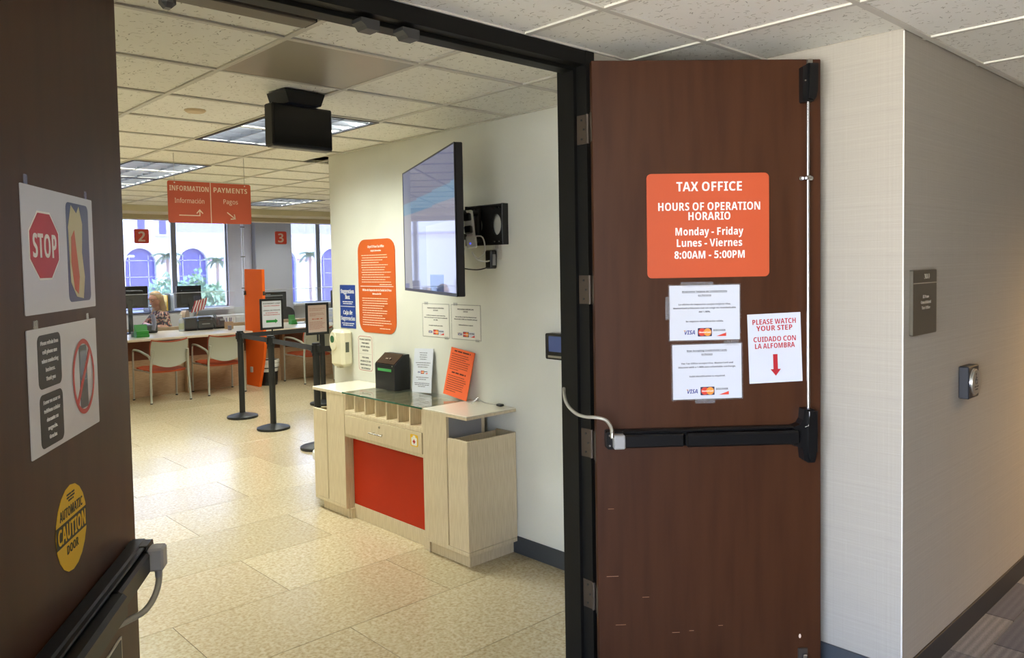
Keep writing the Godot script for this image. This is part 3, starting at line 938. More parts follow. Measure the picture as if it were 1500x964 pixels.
var rdoor: Node3D
var ldoor: Node3D
func build_right_door() -> void:
	rdoor = leaf("door_1", "open brown wooden door leaf with orange office hours sign", V(2.365, 0, -2.052), -40.6, 1.0)
	hinges(rdoor, 2.41, 1.0)
	var pts := []
	for q in [[2.35, 1.02, -1.955], [2.345, 1.058, -1.955], [2.333, 1.082, -1.958], [2.32, 1.097, -1.97], [2.303, 1.103, -2.0], [2.292, 1.102, -2.04], [2.289, 1.107, -2.08], [2.293, 1.123, -2.12], [2.309, 1.144, -2.16], [2.342, 1.166, -2.2], [2.378, 1.183, -2.235]]:
		pts.append(rdoor.transform.affine_inverse() * V(q[0], q[1], q[2]))
	var c := part(rdoor, "power_cable", MB.new().tube(smooth(pts, 4), 0.0068, 12), M.cable_grey)
	part(c, "ferrule", MB.new().cyl(pts[0] + V(0, 0.005, 0), pts[0] + V(0, 0.03, 0), 0.0095, 0.008, 12), M.chrome)
	part(rdoor, "paint_chip", MB.new().prism(disc2(0.826, 0.166, 0.005, 0.009, 10), 0.0, 0.0006), mat(C8(226, 200, 178), 0.8))
	# scuffs low on the leaf
	rng.seed = 31
	var sc := MB.new()
	for q in [[0.045, 0.715], [0.036, 0.44], [0.49, 0.222], [0.37, 0.205], [0.07, 0.24], [0.18, 0.35], [0.3, 0.2]]:
		sc.bb(V(q[0], q[1], 0.0), V(q[0] + rng.randf_range(0.015, 0.05), q[1] + 0.0016, 0.0004))
	part(rdoor, "scratches", sc, mat(C8(168, 130, 100), 0.8))

func build_left_door() -> void:
	ldoor = leaf("door_2", "dark brown door leaf at the left edge with stop poster", V(0.637, 0, -2.085), 58.0, -1.0)
	hinges(ldoor, 0.588, -1.0)
	var pts := smooth([V(-0.08, 0.98, 0.07), V(-0.082, 0.955, 0.072), V(-0.095, 0.92, 0.066), V(-0.13, 0.895, 0.05), V(-0.17, 0.89, 0.02), V(-0.2, 0.89, 0.0)], 4)
	var c := part(ldoor, "power_cable", MB.new().tube(pts, 0.0075, 12), M.cable_grey)
	part(c, "ferrule", MB.new().cyl(V(-0.08, 0.978, 0.07), V(-0.081, 0.955, 0.071), 0.0095, 0.0085, 12), M.greybox)

func smooth(p: Array, k: int) -> Array:
	var cv := Curve3D.new()
	for i in p.size():
		var t: Vector3 = (p[mini(i + 1, p.size() - 1)] - p[maxi(i - 1, 0)]) / 6.0
		cv.add_point(p[i], -t, t)
	var r := []
	for i in (p.size() - 1) * k + 1: r.append(cv.sample(int(i / float(k)), fmod(i / float(k), 1.0)))
	return r

func logos(o: Node3D, cx: float, cy: float, k: float, z: float) -> void:
	txt(o, "VISA", cx - 0.062 * k, cy, 0.017 * k, 0.046 * k, M.visa, true, z, "Droid Sans", 0.2)
	part(o, "logo_corner", MB.new().prism(PackedVector2Array([Vector2(cx - 0.088 * k, cy + 0.008 * k), Vector2(cx - 0.079 * k, cy + 0.008 * k), Vector2(cx - 0.08 * k, cy + 0.002 * k)]), z, z + 0.0006), M.gold)
	var c := part(o, "card_logo", MB.new().prism(rr(0.058 * k, 0.034 * k, 0.002 * k, 2, cx, cy), z, z + 0.0004), M.navy)
	part(c, "logo_disc", MB.new().prism(disc2(cx - 0.011 * k, cy, 0.0155 * k, 0.0155 * k), z, z + 0.0008), M.mc_red)
	part(c, "logo_disc", MB.new().prism(disc2(cx + 0.011 * k, cy, 0.0155 * k, 0.0155 * k), z, z + 0.001), M.mc_orange)
	txt(o, "MasterCard", cx, cy, 0.0062 * k, 0.046 * k, M.white_ink, true, z + 0.0011, "Droid Sans", 0.0, 4.0)
	var dd := part(o, "card_logo", MB.new().prism(rr(0.054 * k, 0.034 * k, 0.002 * k, 2, cx + 0.061 * k, cy), z, z + 0.0004), M.paper)
	part(dd, "logo_swoosh", MB.new().prism(PackedVector2Array([Vector2(cx + 0.047 * k, cy - 0.017 * k), Vector2(cx + 0.088 * k, cy - 0.017 * k), Vector2(cx + 0.088 * k, cy - 0.003 * k)]), z, z + 0.0008), M.mc_red)
	txt(o, "DISCOVER", cx + 0.06 * k, cy + 0.007 * k, 0.0075 * k, 0.05 * k, M.ink, true, z + 0.0006, "Droid Sans", 0.0, 4.0)

func card_paper(o: Node3D, spanish: bool, k: float, z: float) -> void:   # centred, 0.279 x 0.216 at k = 1
	var e := ["Aceptamos Tarjetas de Crédito/Débito", "en Persona", "La oficina de impuestos acepta tarjetas Visa,", "MasterCard y Discover con un cargo no reembolsable", "del 1.98%.", "Se requiere identificación válida."]
	var n := ["Now Accepting Credit/Debit Cards", "in Person", "The Tax Office accepts Visa, MasterCard and", "Discover with a 1.98% non-refundable surcharge.", "", "Valid identification is required."]
	var t: Array = e if spanish else n
	var wd: Array = [0.182, 0.052, 0.21, 0.252, 0.047, 0.152] if spanish else [0.162, 0.044, 0.21, 0.232, 0.0, 0.146]
	var ys := [0.085, 0.07, 0.034, 0.019, 0.004, -0.034] if spanish else [0.085, 0.07, 0.034, 0.019, 0.004, -0.018]
	for i in 6:
		if t[i] == "": continue
		txt(o, t[i], 0.0, ys[i] * k, 0.0064 * k, wd[i] * k, M.ink, true, z, "Droid Sans", 0.0, 4.0)
	var ul := MB.new()
	for i in 2: ul.bb(V(-wd[i] * k / 2, (ys[i] - 0.0058) * k, z), V(wd[i] * k / 2, (ys[i] - 0.0048) * k, z + 0.0004))
	part(o, "underline", ul, M.ink)
	logos(o, 0.0, -0.078 * k, 0.98 * k, z)

func tape(o: Node3D, x: float, y: float, w: float, h: float, z := 0.0) -> void:
	part(o, "tape", MB.new().bb(V(x - w / 2, y - h / 2, z), V(x + w / 2, y + h / 2, z + 0.0014), 0.0003), M.film)

func build_right_door_signs() -> void:
	var d := rdoor
	var T := -40.6
	var o := plate("hours_sign", "orange tax office sign listing the hours of operation", "sign", on_door(d, 0.458, 1.8425, 0.0), T, 0.488, 0.409, 0.006, 0.018, M.orange_sign)
	part(o, "edge", MB.new().prism(rr(0.49, 0.411, 0.019), 0.0, 0.004), mat(C8(196, 84, 44), 0.5))
	# heights from the photograph's rows: 272 301 315 338 354 371 on a sign from 253 to 405
	for l in [["TAX OFFICE", 0.154, 0.0365, 0.262], ["HOURS OF OPERATION", 0.0755, 0.0315, 0.408], ["HORARIO", 0.0375, 0.0315, 0.168], ["Monday - Friday", -0.023, 0.03, 0.272], ["Lunes - Viernes", -0.068, 0.03, 0.262], ["8:00AM - 5:00PM", -0.115, 0.03, 0.282]]:
		txt(o, l[0], 0.004, l[1], l[2], l[3], M.white_ink, true, 0.006)
	o = plate("card_notice", "white Spanish card payment notice, upper of two on the right door", "notice", on_door(d, 0.442, 1.4965, 0.0), T, 0.282, 0.218, 0.0012, 0.002, M.paper)
	card_paper(o, true, 1.0, 0.0012)
	part(o, "laminate", MB.new().prism(rr(0.292, 0.228, 0.003), -0.0002, 0.0006), M.film)
	tape(o, -0.03, 0.113, 0.13, 0.02); tape(o, -0.148, 0.02, 0.02, 0.09)
	o = plate("card_notice", "white English card payment notice, lower of two on the right door", "notice", on_door(d, 0.4505, 1.2605, 0.0), T, 0.278, 0.219, 0.0012, 0.002, M.paper)
	o.rotation_degrees.z = 0.5
	card_paper(o, false, 1.0, 0.0012)
	part(o, "laminate", MB.new().prism(rr(0.29, 0.229, 0.003), -0.0002, 0.0006), M.film)
	tape(o, -0.01, -0.118, 0.08, 0.02); tape(o, 0.1, 0.112, 0.06, 0.02)
	o = plate("step_notice", "white notice with red watch your step lettering and down arrow", "notice", on_door(d, 0.726, 1.349, 0.0), T, 0.216, 0.278, 0.0014, 0.001, M.paper)
	o.rotation_degrees.z = 1.8
	for l in [["PLEASE WATCH", 0.107, 0.176], ["YOUR STEP", 0.081, 0.146], ["CUIDADO CON", 0.037, 0.172], ["LA ALFOMBRA", 0.01, 0.162]]:
		txt(o, l[0], 0.0, l[1], 0.0205, l[2], M.red_ink, true, 0.0014)
	part(o, "arrow", MB.new().prism(PackedVector2Array([Vector2(-0.009, -0.025), Vector2(0.009, -0.025), Vector2(0.009, -0.085), Vector2(0.021, -0.085), Vector2(0.0, -0.112), Vector2(-0.021, -0.085), Vector2(-0.009, -0.085)]), 0.0014, 0.002), M.red_ink)

func build_left_door_signs() -> void:
	var d := ldoor
	var T := 58.0
	var o := plate("stop_poster", "laminated poster with a red stop octagon, taped to left door", "poster", on_door(d, -0.4245, 1.7415, 0.0), T, 0.372, 0.23, 0.0016, 0.003, mat(C8(214, 214, 218), 0.25))
	var oc := PackedVector2Array()
	var oc2 := PackedVector2Array()
	for k in 8:
		var t := deg_to_rad(22.5 + 45 * k)
		oc.append(Vector2(-0.089 + cos(t) * 0.0775, 0.009 + sin(t) * 0.068)); oc2.append(Vector2(-0.089 + cos(t) * 0.073, 0.009 + sin(t) * 0.064))
	var w := part(o, "octagon", MB.new().prism(oc, 0.0016, 0.002), M.white_ink)
	part(w, "red_field", MB.new().prism(oc2, 0.002, 0.0024), mat(C8(190, 28, 52), 0.4))
	txt(o, "STOP", -0.089, 0.009, 0.044, 0.112, M.white_ink, true, 0.0024)
	var pc := part(o, "picture", MB.new().prism(rr(0.13, 0.2, 0.014, 5, 0.092, 0.0), 0.0016, 0.002), mat(C8(44, 58, 104), 0.3))
	part(pc, "pale_shape", MB.new().prism(PackedVector2Array([Vector2(0.04, -0.06), Vector2(0.035, 0.05), Vector2(0.055, 0.095), Vector2(0.085, 0.08), Vector2(0.1, 0.095), Vector2(0.118, 0.06), Vector2(0.11, 0.0), Vector2(0.122, -0.05), Vector2(0.11, -0.095), Vector2(0.07, -0.09)]), 0.002, 0.0023), mat(C8(206, 196, 150), 0.4))
	part(pc, "orange_shape", MB.new().prism(PackedVector2Array([Vector2(0.045, -0.02), Vector2(0.05, 0.03), Vector2(0.068, 0.045), Vector2(0.078, 0.0), Vector2(0.09, -0.05), Vector2(0.08, -0.085), Vector2(0.06, -0.075)]), 0.0023, 0.0026), mat(C8(206, 92, 44), 0.4))
	tape(o, -0.16, 0.117, 0.016, 0.03); tape(o, 0.15, 0.117, 0.014, 0.028)
	o = plate("phone_poster", "laminated no cell phone poster with two black text boxes", "poster", on_door(d, -0.428, 1.487, 0.0), T, 0.366, 0.228, 0.0016, 0.003, mat(C8(214, 213, 214), 0.25))
	for q in [[0.052, [["Please refrain from", 0.085], ["cell phone use", 0.07], ["when conducting", 0.08], ["business.", 0.045], ["Thank you", 0.045]]], [-0.056, [["Favor no usar su", 0.08], ["teléfono celular", 0.078], ["durante su", 0.055], ["negocio.", 0.045], ["Gracias", 0.036]]]]:
		var bx := part(o, "text_box", MB.new().prism(rr(0.112, 0.098, 0.014, 5, -0.084, q[0]), 0.0016, 0.002), M.plastic_black)
		for i in 5:
			txt(o, q[1][i][0], -0.084, q[0] + 0.034 - 0.0165 * i, 0.0072, q[1][i][1], M.white_ink, true, 0.002, "Droid Sans", 0.0, 4.0)
	var ph := part(o, "phone_picture", MB.new().prism(rr(0.046, 0.13, 0.006, 3, 0.094, -0.002), 0.0016, 0.002), mat(C8(50, 54, 64), 0.3))
	part(ph, "phone_screen", MB.new().prism(rr(0.038, 0.06, 0.003, 2, 0.094, 0.022), 0.002, 0.0022), mat(C8(90, 104, 126), 0.2))
	var ring := MB.new()
	for k in 40:
		var a0 := TAU * k / 40
		var a1 := TAU * (k + 1) / 40
		ring.quad(V(0.094 + cos(a0) * 0.056, -0.002 + sin(a0) * 0.068, 0.0024), V(0.094 + cos(a0) * 0.066, -0.002 + sin(a0) * 0.078, 0.0024), V(0.094 + cos(a1) * 0.066, -0.002 + sin(a1) * 0.078, 0.0024), V(0.094 + cos(a1) * 0.056, -0.002 + sin(a1) * 0.068, 0.0024))
	var sl := Transform3D(Basis(Vector3.BACK, deg_to_rad(52)), V(0.094, -0.002, 0))
	ring.xf = sl
	ring.bb(V(-0.068, -0.006, 0.002), V(0.068, 0.006, 0.0025))
	part(o, "prohibition_ring", ring, mat(C8(196, 60, 50), 0.4))
	tape(o, -0.14, 0.117, 0.02, 0.024); tape(o, 0.135, 0.117, 0.014, 0.02)
	o = plate("caution_sticker", "round yellow automatic caution door sticker on left door", "sticker", on_door(d, -0.434, 1.2, 0.0), T, 0.168, 0.168, 0.0009, 0.0838, M.yellow)
	var bk := mat(C8(40, 36, 22), 0.5)
	part(o, "black_band", MB.new().bb(V(-0.083, -0.022, 0.0009), V(0.083, 0.02, 0.0013)), bk)
	txt(o, "CAUTION", 0.0, -0.001, 0.031, 0.15, M.yellow, true, 0.0013)
	txt(o, "AUTOMATIC", 0.0, 0.036, 0.019, 0.124, bk, true, 0.0009)
	txt(o, "DOOR", 0.0, -0.037, 0.017, 0.062, bk, true, 0.0009)
	fine(o, [[0.062, -0.022, 0.022], [0.068, -0.022, 0.022], [0.056, -0.014, 0.014]], 0.0036, bk, 0.0009)
	o = plate("black_placard", "black placard with a pale border low on the left door", "placard", on_door(d, -0.3, 0.79, 0.0), T, 0.29, 0.12, 0.003, 0.002, mat(C8(214, 206, 190), 0.5))
	part(o, "black_field", MB.new().prism(rr(0.278, 0.108, 0.002), 0.003, 0.0036), M.plastic_black)

# ================================================================== the reception cabinet
func build_cabinet() -> void:
	var X := 2.76
	var W := WALLX - 0.002
	var c := thing("reception_cabinet", "pale wood-grain cabinet with red panel standing against the office wall", "cabinet", V(0, 0, 0))
	var B := func(x0: float, x1: float, y0: float, y1: float, z0: float, z1: float, b := 0.0015) -> MB:
		return MB.new().bb(V(x0, y0, z0), V(x1, y1, z1), b)
	# plinths, ledges, kick board, red back panel
	part(c, "plinth", B.call(2.792, W, 0.0, 0.075, -3.80, -3.368), M.lam)
	part(c, "plinth", B.call(2.79, W, 0.0, 0.068, -4.98, -4.61), M.lam)
	part(c, "ledge", B.call(X, W, 0.074, 0.098, -3.745, -3.335), M.lam)
	part(c, "ledge", B.call(X, W, 0.068, 0.09, -5.04, -4.625), M.lam)
	part(c, "kick_board", B.call(2.822, 2.84, 0.0, 0.097, -4.625, -3.74), M.lam)
	part(c, "red_panel", B.call(2.8225, 2.836, 0.097, 0.6, -4.62, -3.745), M.red_orange)
	# two upright cheeks beside the recess
	part(c, "upright", B.call(X, X + 0.02, 0.098, 0.843, -3.745, -3.519), M.lam)
	part(c, "upright", B.call(X, X + 0.02, 0.09, 0.843, -4.851, -4.625), M.lam)
	part(c, "recess_side", B.call(X + 0.02, 2.83, 0.0, 0.6, -4.645, -4.6255), M.lam)
	part(c, "recess_side", B.call(X + 0.02, 2.83, 0.0, 0.6, -3.7445, -3.725), M.lam)
	part(c, "divider", B.call(X + 0.02, 3.03, 0.098, 0.842, -3.538, -3.523), mat(C8(150, 150, 150), 0.6))
	part(c, "divider", B.call(X + 0.02, W, 0.09, 0.842, -4.846, -4.83), M.lam)
	part(c, "back_post", B.call(3.03, 3.055, 0.098, 0.842, -3.538, -3.523), M.lam)
	# drawer band and pigeonholes
	part(c, "rail", B.call(X + 0.004, X + 0.024, 0.566, 0.588, -4.625, -3.745), M.lam)
	part(c, "rail", B.call(X + 0.002, X + 0.022, 0.716, 0.737, -4.625, -3.745), M.lam)
	var dr := part(c, "drawer", B.call(X, X + 0.02, 0.586, 0.714, -4.618, -3.756), M.lam)
	part(dr, "lock", MB.new().cyl(V(X - 0.004, 0.686, -4.2), V(X + 0.004, 0.686, -4.2), 0.008, -1, 14), M.chrome)
	var hm := MB.new()
	hm.tube([V(X - 0.026, 0.642, -4.29), V(X - 0.026, 0.642, -4.14)], 0.005, 10)
	for z in [-4.26, -4.17]: hm.cyl(V(X, 0.642, z), V(X - 0.026, 0.642, z), 0.004, -1, 8)
	part(dr, "handle", hm, M.chrome)
	var ck := thing("first_aid_sticker", "small yellow sticker with first aid kit on the drawer", "sticker", V(X - 0.0002, 0.659, -3.83), -90)
	part(ck, "sheet", MB.new().prism(rr(0.078, 0.072, 0.012), 0, 0.0008), M.yellow)
	part(ck, "white_field", MB.new().prism(rr(0.056, 0.048, 0.008, 4, 0, -0.006), 0.0008, 0.0012), M.white_ink)
	part(ck, "handle_mark", MB.new().prism(rr(0.026, 0.016, 0.006, 4, 0, 0.022), 0.0008, 0.0011), M.white_ink)
	var cr := mat(C8(206, 30, 34), 0.5)
	part(ck, "cross", MB.new().bb(V(-0.013, -0.012, 0.0012), V(0.013, -0.002, 0.0018)).bb(V(-0.005, -0.02, 0.0012), V(0.005, 0.006, 0.0018)), cr)
	part(c, "shelf", B.call(X + 0.004, W, 0.733, 0.745, -4.625, -3.745), M.lam)
	part(c, "back_panel", B.call(3.105, 3.12, 0.6, 0.85, -4.62, -3.75), M.lam)
	for k in 8:
		var z := -4.618 + k * (0.866 / 7.0)
		part(c, "pigeonhole_divider", B.call(X + 0.003, 3.105, 0.745, 0.852, z - 0.007, z + 0.007), M.lam)
	# worktops: white laminate left and right, glass in the middle
	var lam_edge: StandardMaterial3D = M.lam
	for s in [[-5.04, -4.632], [-3.737, -3.333]]:
		part(c, "worktop", B.call(X - 0.002, W, 0.843, 0.858, s[0], s[1]), lam_edge)
		part(c, "worktop_surface", B.call(X - 0.002, W, 0.858, 0.866, s[0], s[1], 0.003), M.white_top)
	part(c, "glass_top", B.call(X - 0.006, W, 0.8585, 0.8685, -4.631, -3.738), M.glass_top)
	part(c, "glass_edge", B.call(X - 0.0085, X - 0.006, 0.8585, 0.8685, -4.631, -3.738, 0.0005), M.glass_edge)
	# bins at both ends: open-topped pull-out boxes
	for s in [[-3.51, -3.335, 0.722, 0.1], [-5.04, -4.86, 0.713, 0.092]]:
		var bz0: float = s[0]
		var bz1: float = s[1]
		var tp: float = s[2]
		var lo: float = s[3]
		var bn := part(c, "bin_front", B.call(X, X + 0.018, lo, tp, bz0, bz1), M.lam)
		part(bn, "bin_side", B.call(X + 0.018, W - 0.004, lo, tp, bz1 - 0.012, bz1), M.lam)
		part(bn, "bin_side", B.call(X + 0.018, W - 0.004, lo, tp - 0.01, bz0, bz0 + 0.01), M.lam)
		part(bn, "bin_back", B.call(W - 0.016, W - 0.004, lo, tp, bz0 + 0.01, bz1 - 0.012), M.lam)
		part(bn, "bin_floor", B.call(X + 0.018, W - 0.016, lo, lo + 0.01, bz0 + 0.01, bz1 - 0.012), M.lam)

func build_counter_items() -> void:
	# drop box with a slanted lid, facing the room (-x)
	var o := thing("drop_box", "black locking drop box with slanted lid on the glass counter", "box", V(3.0, 0.869, -4.485), 0)
	var p := PackedVector2Array([Vector2(0.0, 0.0), Vector2(0.125, 0.0), Vector2(0.125, 0.238), Vector2(0.085, 0.238), Vector2(0.0, 0.17)])
	var m := MB.new()
	m.xf = Transform3D(Basis(), V(0, 0, 0))
	m.prism(p, -0.115, 0.115)
	part(o, "body", m, M.plastic_black)
	var ld := MB.new()
	ld.xf = Transform3D(Basis(Vector3.BACK, atan2(0.068, 0.085)), V(0, 0.172, 0))
	ld.bb(V(0.004, 0.0, -0.11), V(0.105, 0.004, 0.11), 0.001)
	part(o, "lid", ld, mat(C8(52, 34, 28), 0.08))
	var lk := MB.new()
	lk.xf = ld.xf
	lk.cyl(V(0.05, 0.004, 0.02), V(0.05, 0.01, 0.02), 0.008, -1, 12).box(V(0.05, 0.006, -0.02), V(0.012, 0.003, 0.03), 0.001)
	part(o, "lock", lk, M.chrome)
	part(o, "green_slot", MB.new().bb(V(-0.003, 0.125, -0.08), V(0.0, 0.143, 0.08), 0.001), mat(C8(70, 160, 84), 0.4))
	part(o, "keyhole", MB.new().cyl(V(-0.002, 0.205 - 0.04, 0.09), V(0.001, 0.205 - 0.04, 0.09), 0.005, -1, 10), M.steel)
	# two leaning notices
	o = thing("standing_notice", "white card payment notice leaning upright on the glass counter", "notice", V(3.085, 0.8695, -4.185), -90)
	o.rotation_degrees = V(-8, -90, 3.0)
	part(o, "sheet", MB.new().prism(rr(0.205, 0.29, 0.002, 5, 0, 0.146), 0.0, 0.003), M.paper)
	fine(o, lines_block(0.262, 0.014, 4, -0.05, 0.05, true) + lines_block(0.196, 0.014, 3, -0.085, 0.085, true) + lines_block(0.1, 0.013, 2, -0.075, 0.075, true) + lines_block(0.062, 0.011, 3, -0.08, 0.08, true), 0.0042, M.ink_soft, 0.003)
	logos(o, 0.0, 0.134, 0.62, 0.003)
	o = thing("standing_notice", "bright orange notice leaning upright beside the white one", "notice", V(3.07, 0.881, -3.82), -90)
	o.rotation_degrees = V(-10, -90, -6.0)
	part(o, "sheet", MB.new().prism(rr(0.235, 0.3, 0.002, 5, 0, 0.15), 0.0, 0.003), mat(C8(250, 110, 58), 0.6))
	var dk := mat(C8(96, 36, 24), 0.7)
	fine(o, [[0.283, -0.08, 0.08]] + [[0.148, -0.07, 0.07]], 0.009, dk, 0.003)
	fine(o, lines_block(0.262, 0.0135, 8, -0.1, 0.1) + lines_block(0.126, 0.0135, 8, -0.1, 0.1), 0.0036, dk, 0.003)
	# chained pen
	o = thing("counter_pen", "small white pen on a cord lying on the right worktop", "pen", V(3.04, 0.868, -3.59))
	part(o, "barrel", MB.new().cyl(V(-0.02, 0.006, -0.01), V(0.012, 0.034, 0.012), 0.0055, 0.004, 10), M.white_ink)
	part(o, "clip", MB.new().cyl(V(0.004, 0.03, 0.006), V(0.016, 0.04, 0.014), 0.005, 0.005, 8), M.chrome)
	part(o, "cord", MB.new().tube(smooth([V(0.016, 0.032, 0.014), V(0.04, 0.01, 0.04), V(0.055, 0.004, 0.075), V(0.06, 0.004, 0.11), V(0.062, 0.006, 0.135)], 3), 0.0016, 6), M.greybox)
	part(o, "base", MB.new().box(V(0.062, 0.006, 0.155), V(0.028, 0.012, 0.045), 0.004), M.plastic_black)

# ================================================================== things on the office wall
func build_wall_items() -> void:
	var w := WALLX - 0.0005
	var o := plate("information_poster", "tall orange poster with rounded corners listing office information", "poster", V(w, 1.566, -4.762), -90, 0.472, 0.672, 0.003, 0.085, M.orange_poster)
	txt(o, "City of El Paso Tax Office", 0.0, 0.284, 0.017, 0.21, M.white_ink, true, 0.003, "Droid Sans", 0, 3.0)
	txt(o, "Helpful Information", 0.0, 0.254, 0.0115, 0.13, M.white_ink, true, 0.003, "Droid Sans", 0, 3.0)
	txt(o, "Oficina de Impuestos de la Ciudad de El Paso", 0.0, -0.028, 0.0155, 0.37, M.white_ink, true, 0.003, "Droid Sans", 0, 3.0)
	txt(o, "Información Útil", 0.0, -0.055, 0.0115, 0.11, M.white_ink, true, 0.003, "Droid Sans", 0, 3.0)
	var ls := []
	rng.seed = 61
	for k in 12:
		var y := 0.222 - 0.0175 * k
		ls.append([y, -0.18 if k in [1, 6, 8] else -0.19, rng.randf_range(0.02, 0.19)])
		y = -0.088 - 0.0175 * k
		ls.append([y, -0.18 if k in [2, 7] else -0.19, rng.randf_range(0.04, 0.19)])
	ls.append([0.012, 0.04, 0.19]); ls.append([-0.302, 0.03, 0.16])
	fine(o, ls, 0.0046, M.cream_ink, 0.003)
	part(o, "rule", MB.new().bb(V(-0.21, -0.003, 0.003), V(0.21, 0.001, 0.0036)), M.white_ink)
	o = plate("suggestion_sign", "blue suggestion box sign in two languages", "sign", V(w, 1.41, -5.157), -90, 0.212, 0.325, 0.003, 0.006, M.blue)
	txt(o, "Suggestion", 0.0, 0.115, 0.03, 0.186, M.white_ink, true, 0.003, "Droid Serif", 0, 2.0)
	txt(o, "Box", 0.0, 0.072, 0.03, 0.066, M.white_ink, true, 0.003, "Droid Serif", 0, 2.0)
	txt(o, "Caja de", 0.0, -0.044, 0.03, 0.126, M.white_ink, true, 0.003, "Droid Serif", 0, 2.0)
	txt(o, "Sugerencias", 0.0, -0.088, 0.03, 0.196, M.white_ink, true, 0.003, "Droid Serif", 0, 2.0)
	fine(o, [[0.036, -0.07, 0.075], [0.022, -0.062, 0.066], [-0.126, -0.085, 0.085], [-0.14, -0.072, 0.07]], 0.006, M.white_ink, 0.003)
	part(o, "rule", MB.new().bb(V(-0.1, -0.001, 0.003), V(0.1, 0.003, 0.0036)), M.white_ink)
	# soap dispenser, front towards -x
	o = thing("sanitizer_dispenser", "cream hand sanitizer dispenser at the end of the office wall", "dispenser", V(WALLX, 0.965, -5.178))
	part(o, "body", MB.new().bb(V(-0.1, 0.0, -0.088), V(-0.001, 0.275, 0.088), 0.022), M.dispenser)
	var fr := MB.new()
	fr.xf = Transform3D(Basis(Vector3.UP, deg_to_rad(-90)), V(-0.1, 0.19, -0.03))
	fr.prism(disc2(0, 0, 0.046, 0.07, 24), 0.0, 0.01)
	part(o, "front_bulge", fr, M.dispenser)
	var lg := MB.new()
	lg.xf = Transform3D(Basis(Vector3.UP, deg_to_rad(-90)), V(-0.11, 0.205, -0.035))
	lg.prism(disc2(0, 0, 0.027, 0.027, 20), 0.0, 0.002)
	part(o, "round_logo", lg, mat(C8(54, 104, 66), 0.4))
	part(o, "sight_window", MB.new().bb(V(-0.072, 0.11, 0.0875), V(-0.042, 0.185, 0.0895), 0.0008), mat(C8(84, 88, 74), 0.3))
	part(o, "spout", MB.new().bb(V(-0.085, -0.012, -0.03), V(-0.045, 0.002, 0.02), 0.004), mat(C8(190, 184, 158), 0.5))
	o = plate("sanitize_notice", "small white sanitize your hands notice with red outline", "notice", V(w, 1.072, -4.932), -90, 0.216, 0.272, 0.0012, 0.004, mat(C8(222, 220, 208), 0.5))
	var rim := MB.new()
	var a := rr(0.18, 0.25, 0.024)
	for k in a.size():
		var q0 := a[k]
		var q1 := a[(k + 1) % a.size()]
		var dd := (q1 - q0).normalized()
		var nn := Vector2(dd.y, -dd.x) * 0.0016
		rim.quad(V(q0.x - nn.x, q0.y - nn.y, 0.0016), V(q0.x + nn.x, q0.y + nn.y, 0.0016), V(q1.x + nn.x, q1.y + nn.y, 0.0016), V(q1.x - nn.x, q1.y - nn.y, 0.0016))
	part(o, "red_outline", rim, M.red_ink)
	var rows := ["PLEASE SANITIZE", "YOUR HANDS", "BEFORE BEING", "ASSISTED", "", "POR FAVOR", "DESINFECTE SUS", "MANOS ANTES DE", "SER ATENDIDO"]
	for i in 9:
		if rows[i]: txt(o, rows[i], 0.0, 0.102 - 0.0265 * i, 0.0115, 0.0098 * rows[i].length(), M.ink, true, 0.0012, "Droid Sans", 0, 3.0)
	part(o, "rule", MB.new().bb(V(-0.08, -0.0035, 0.0012), V(0.08, -0.0025, 0.0016)), M.ink_soft)
	for q in [[-4.083, true, "white Spanish card notice taped under the television, left of two"], [-3.778, false, "white English card notice taped under the television, right of two"]]:
		o = plate("wall_notice", q[2], "notice", V(w, 1.347, q[0]), -90, 0.276, 0.212, 0.0012, 0.002, mat(C8(226, 224, 214), 0.5))
		card_paper(o, q[1], 0.97, 0.0012)
		part(o, "laminate", MB.new().prism(rr(0.29, 0.222, 0.003), -0.0002, 0.0006), M.film)
		tape(o, -0.1, 0.11, 0.04, 0.02); tape(o, 0.11, -0.108, 0.04, 0.02)
	# access reader near the door jamb
	o = thing("wall_tablet", "black wall tablet with lit blue screen beside the door jamb", "tablet", V(WALLX, 1.25, -2.962), -90)
	part(o, "body", MB.new().prism(rr(0.16, 0.142, 0.01), 0.0, 0.045), M.plastic_black)
	var scr := mat(C8(40, 52, 84), 0.1)
	scr.emission_enabled = true; scr.emission = C8(90, 110, 170); scr.emission_energy_multiplier = 0.25
	part(o, "screen", MB.new().prism(rr(0.11, 0.085, 0.004, 3, 0.0, 0.014), 0.045, 0.0458), scr)
	part(o, "speaker_strip", MB.new().bb(V(-0.06, -0.062, 0.045), V(0.06, -0.05, 0.047)), M.steel)
	o = plate("switch_plate", "pale switch plate below the wall tablet", "switch", V(w, 1.095, -2.93), -90, 0.075, 0.115, 0.006, 0.006, mat(C8(212, 208, 196), 0.45))
	part(o, "toggle", MB.new().box(V(0, 0, 0.01), V(0.012, 0.026, 0.012), 0.002), mat(C8(206, 202, 190), 0.45))

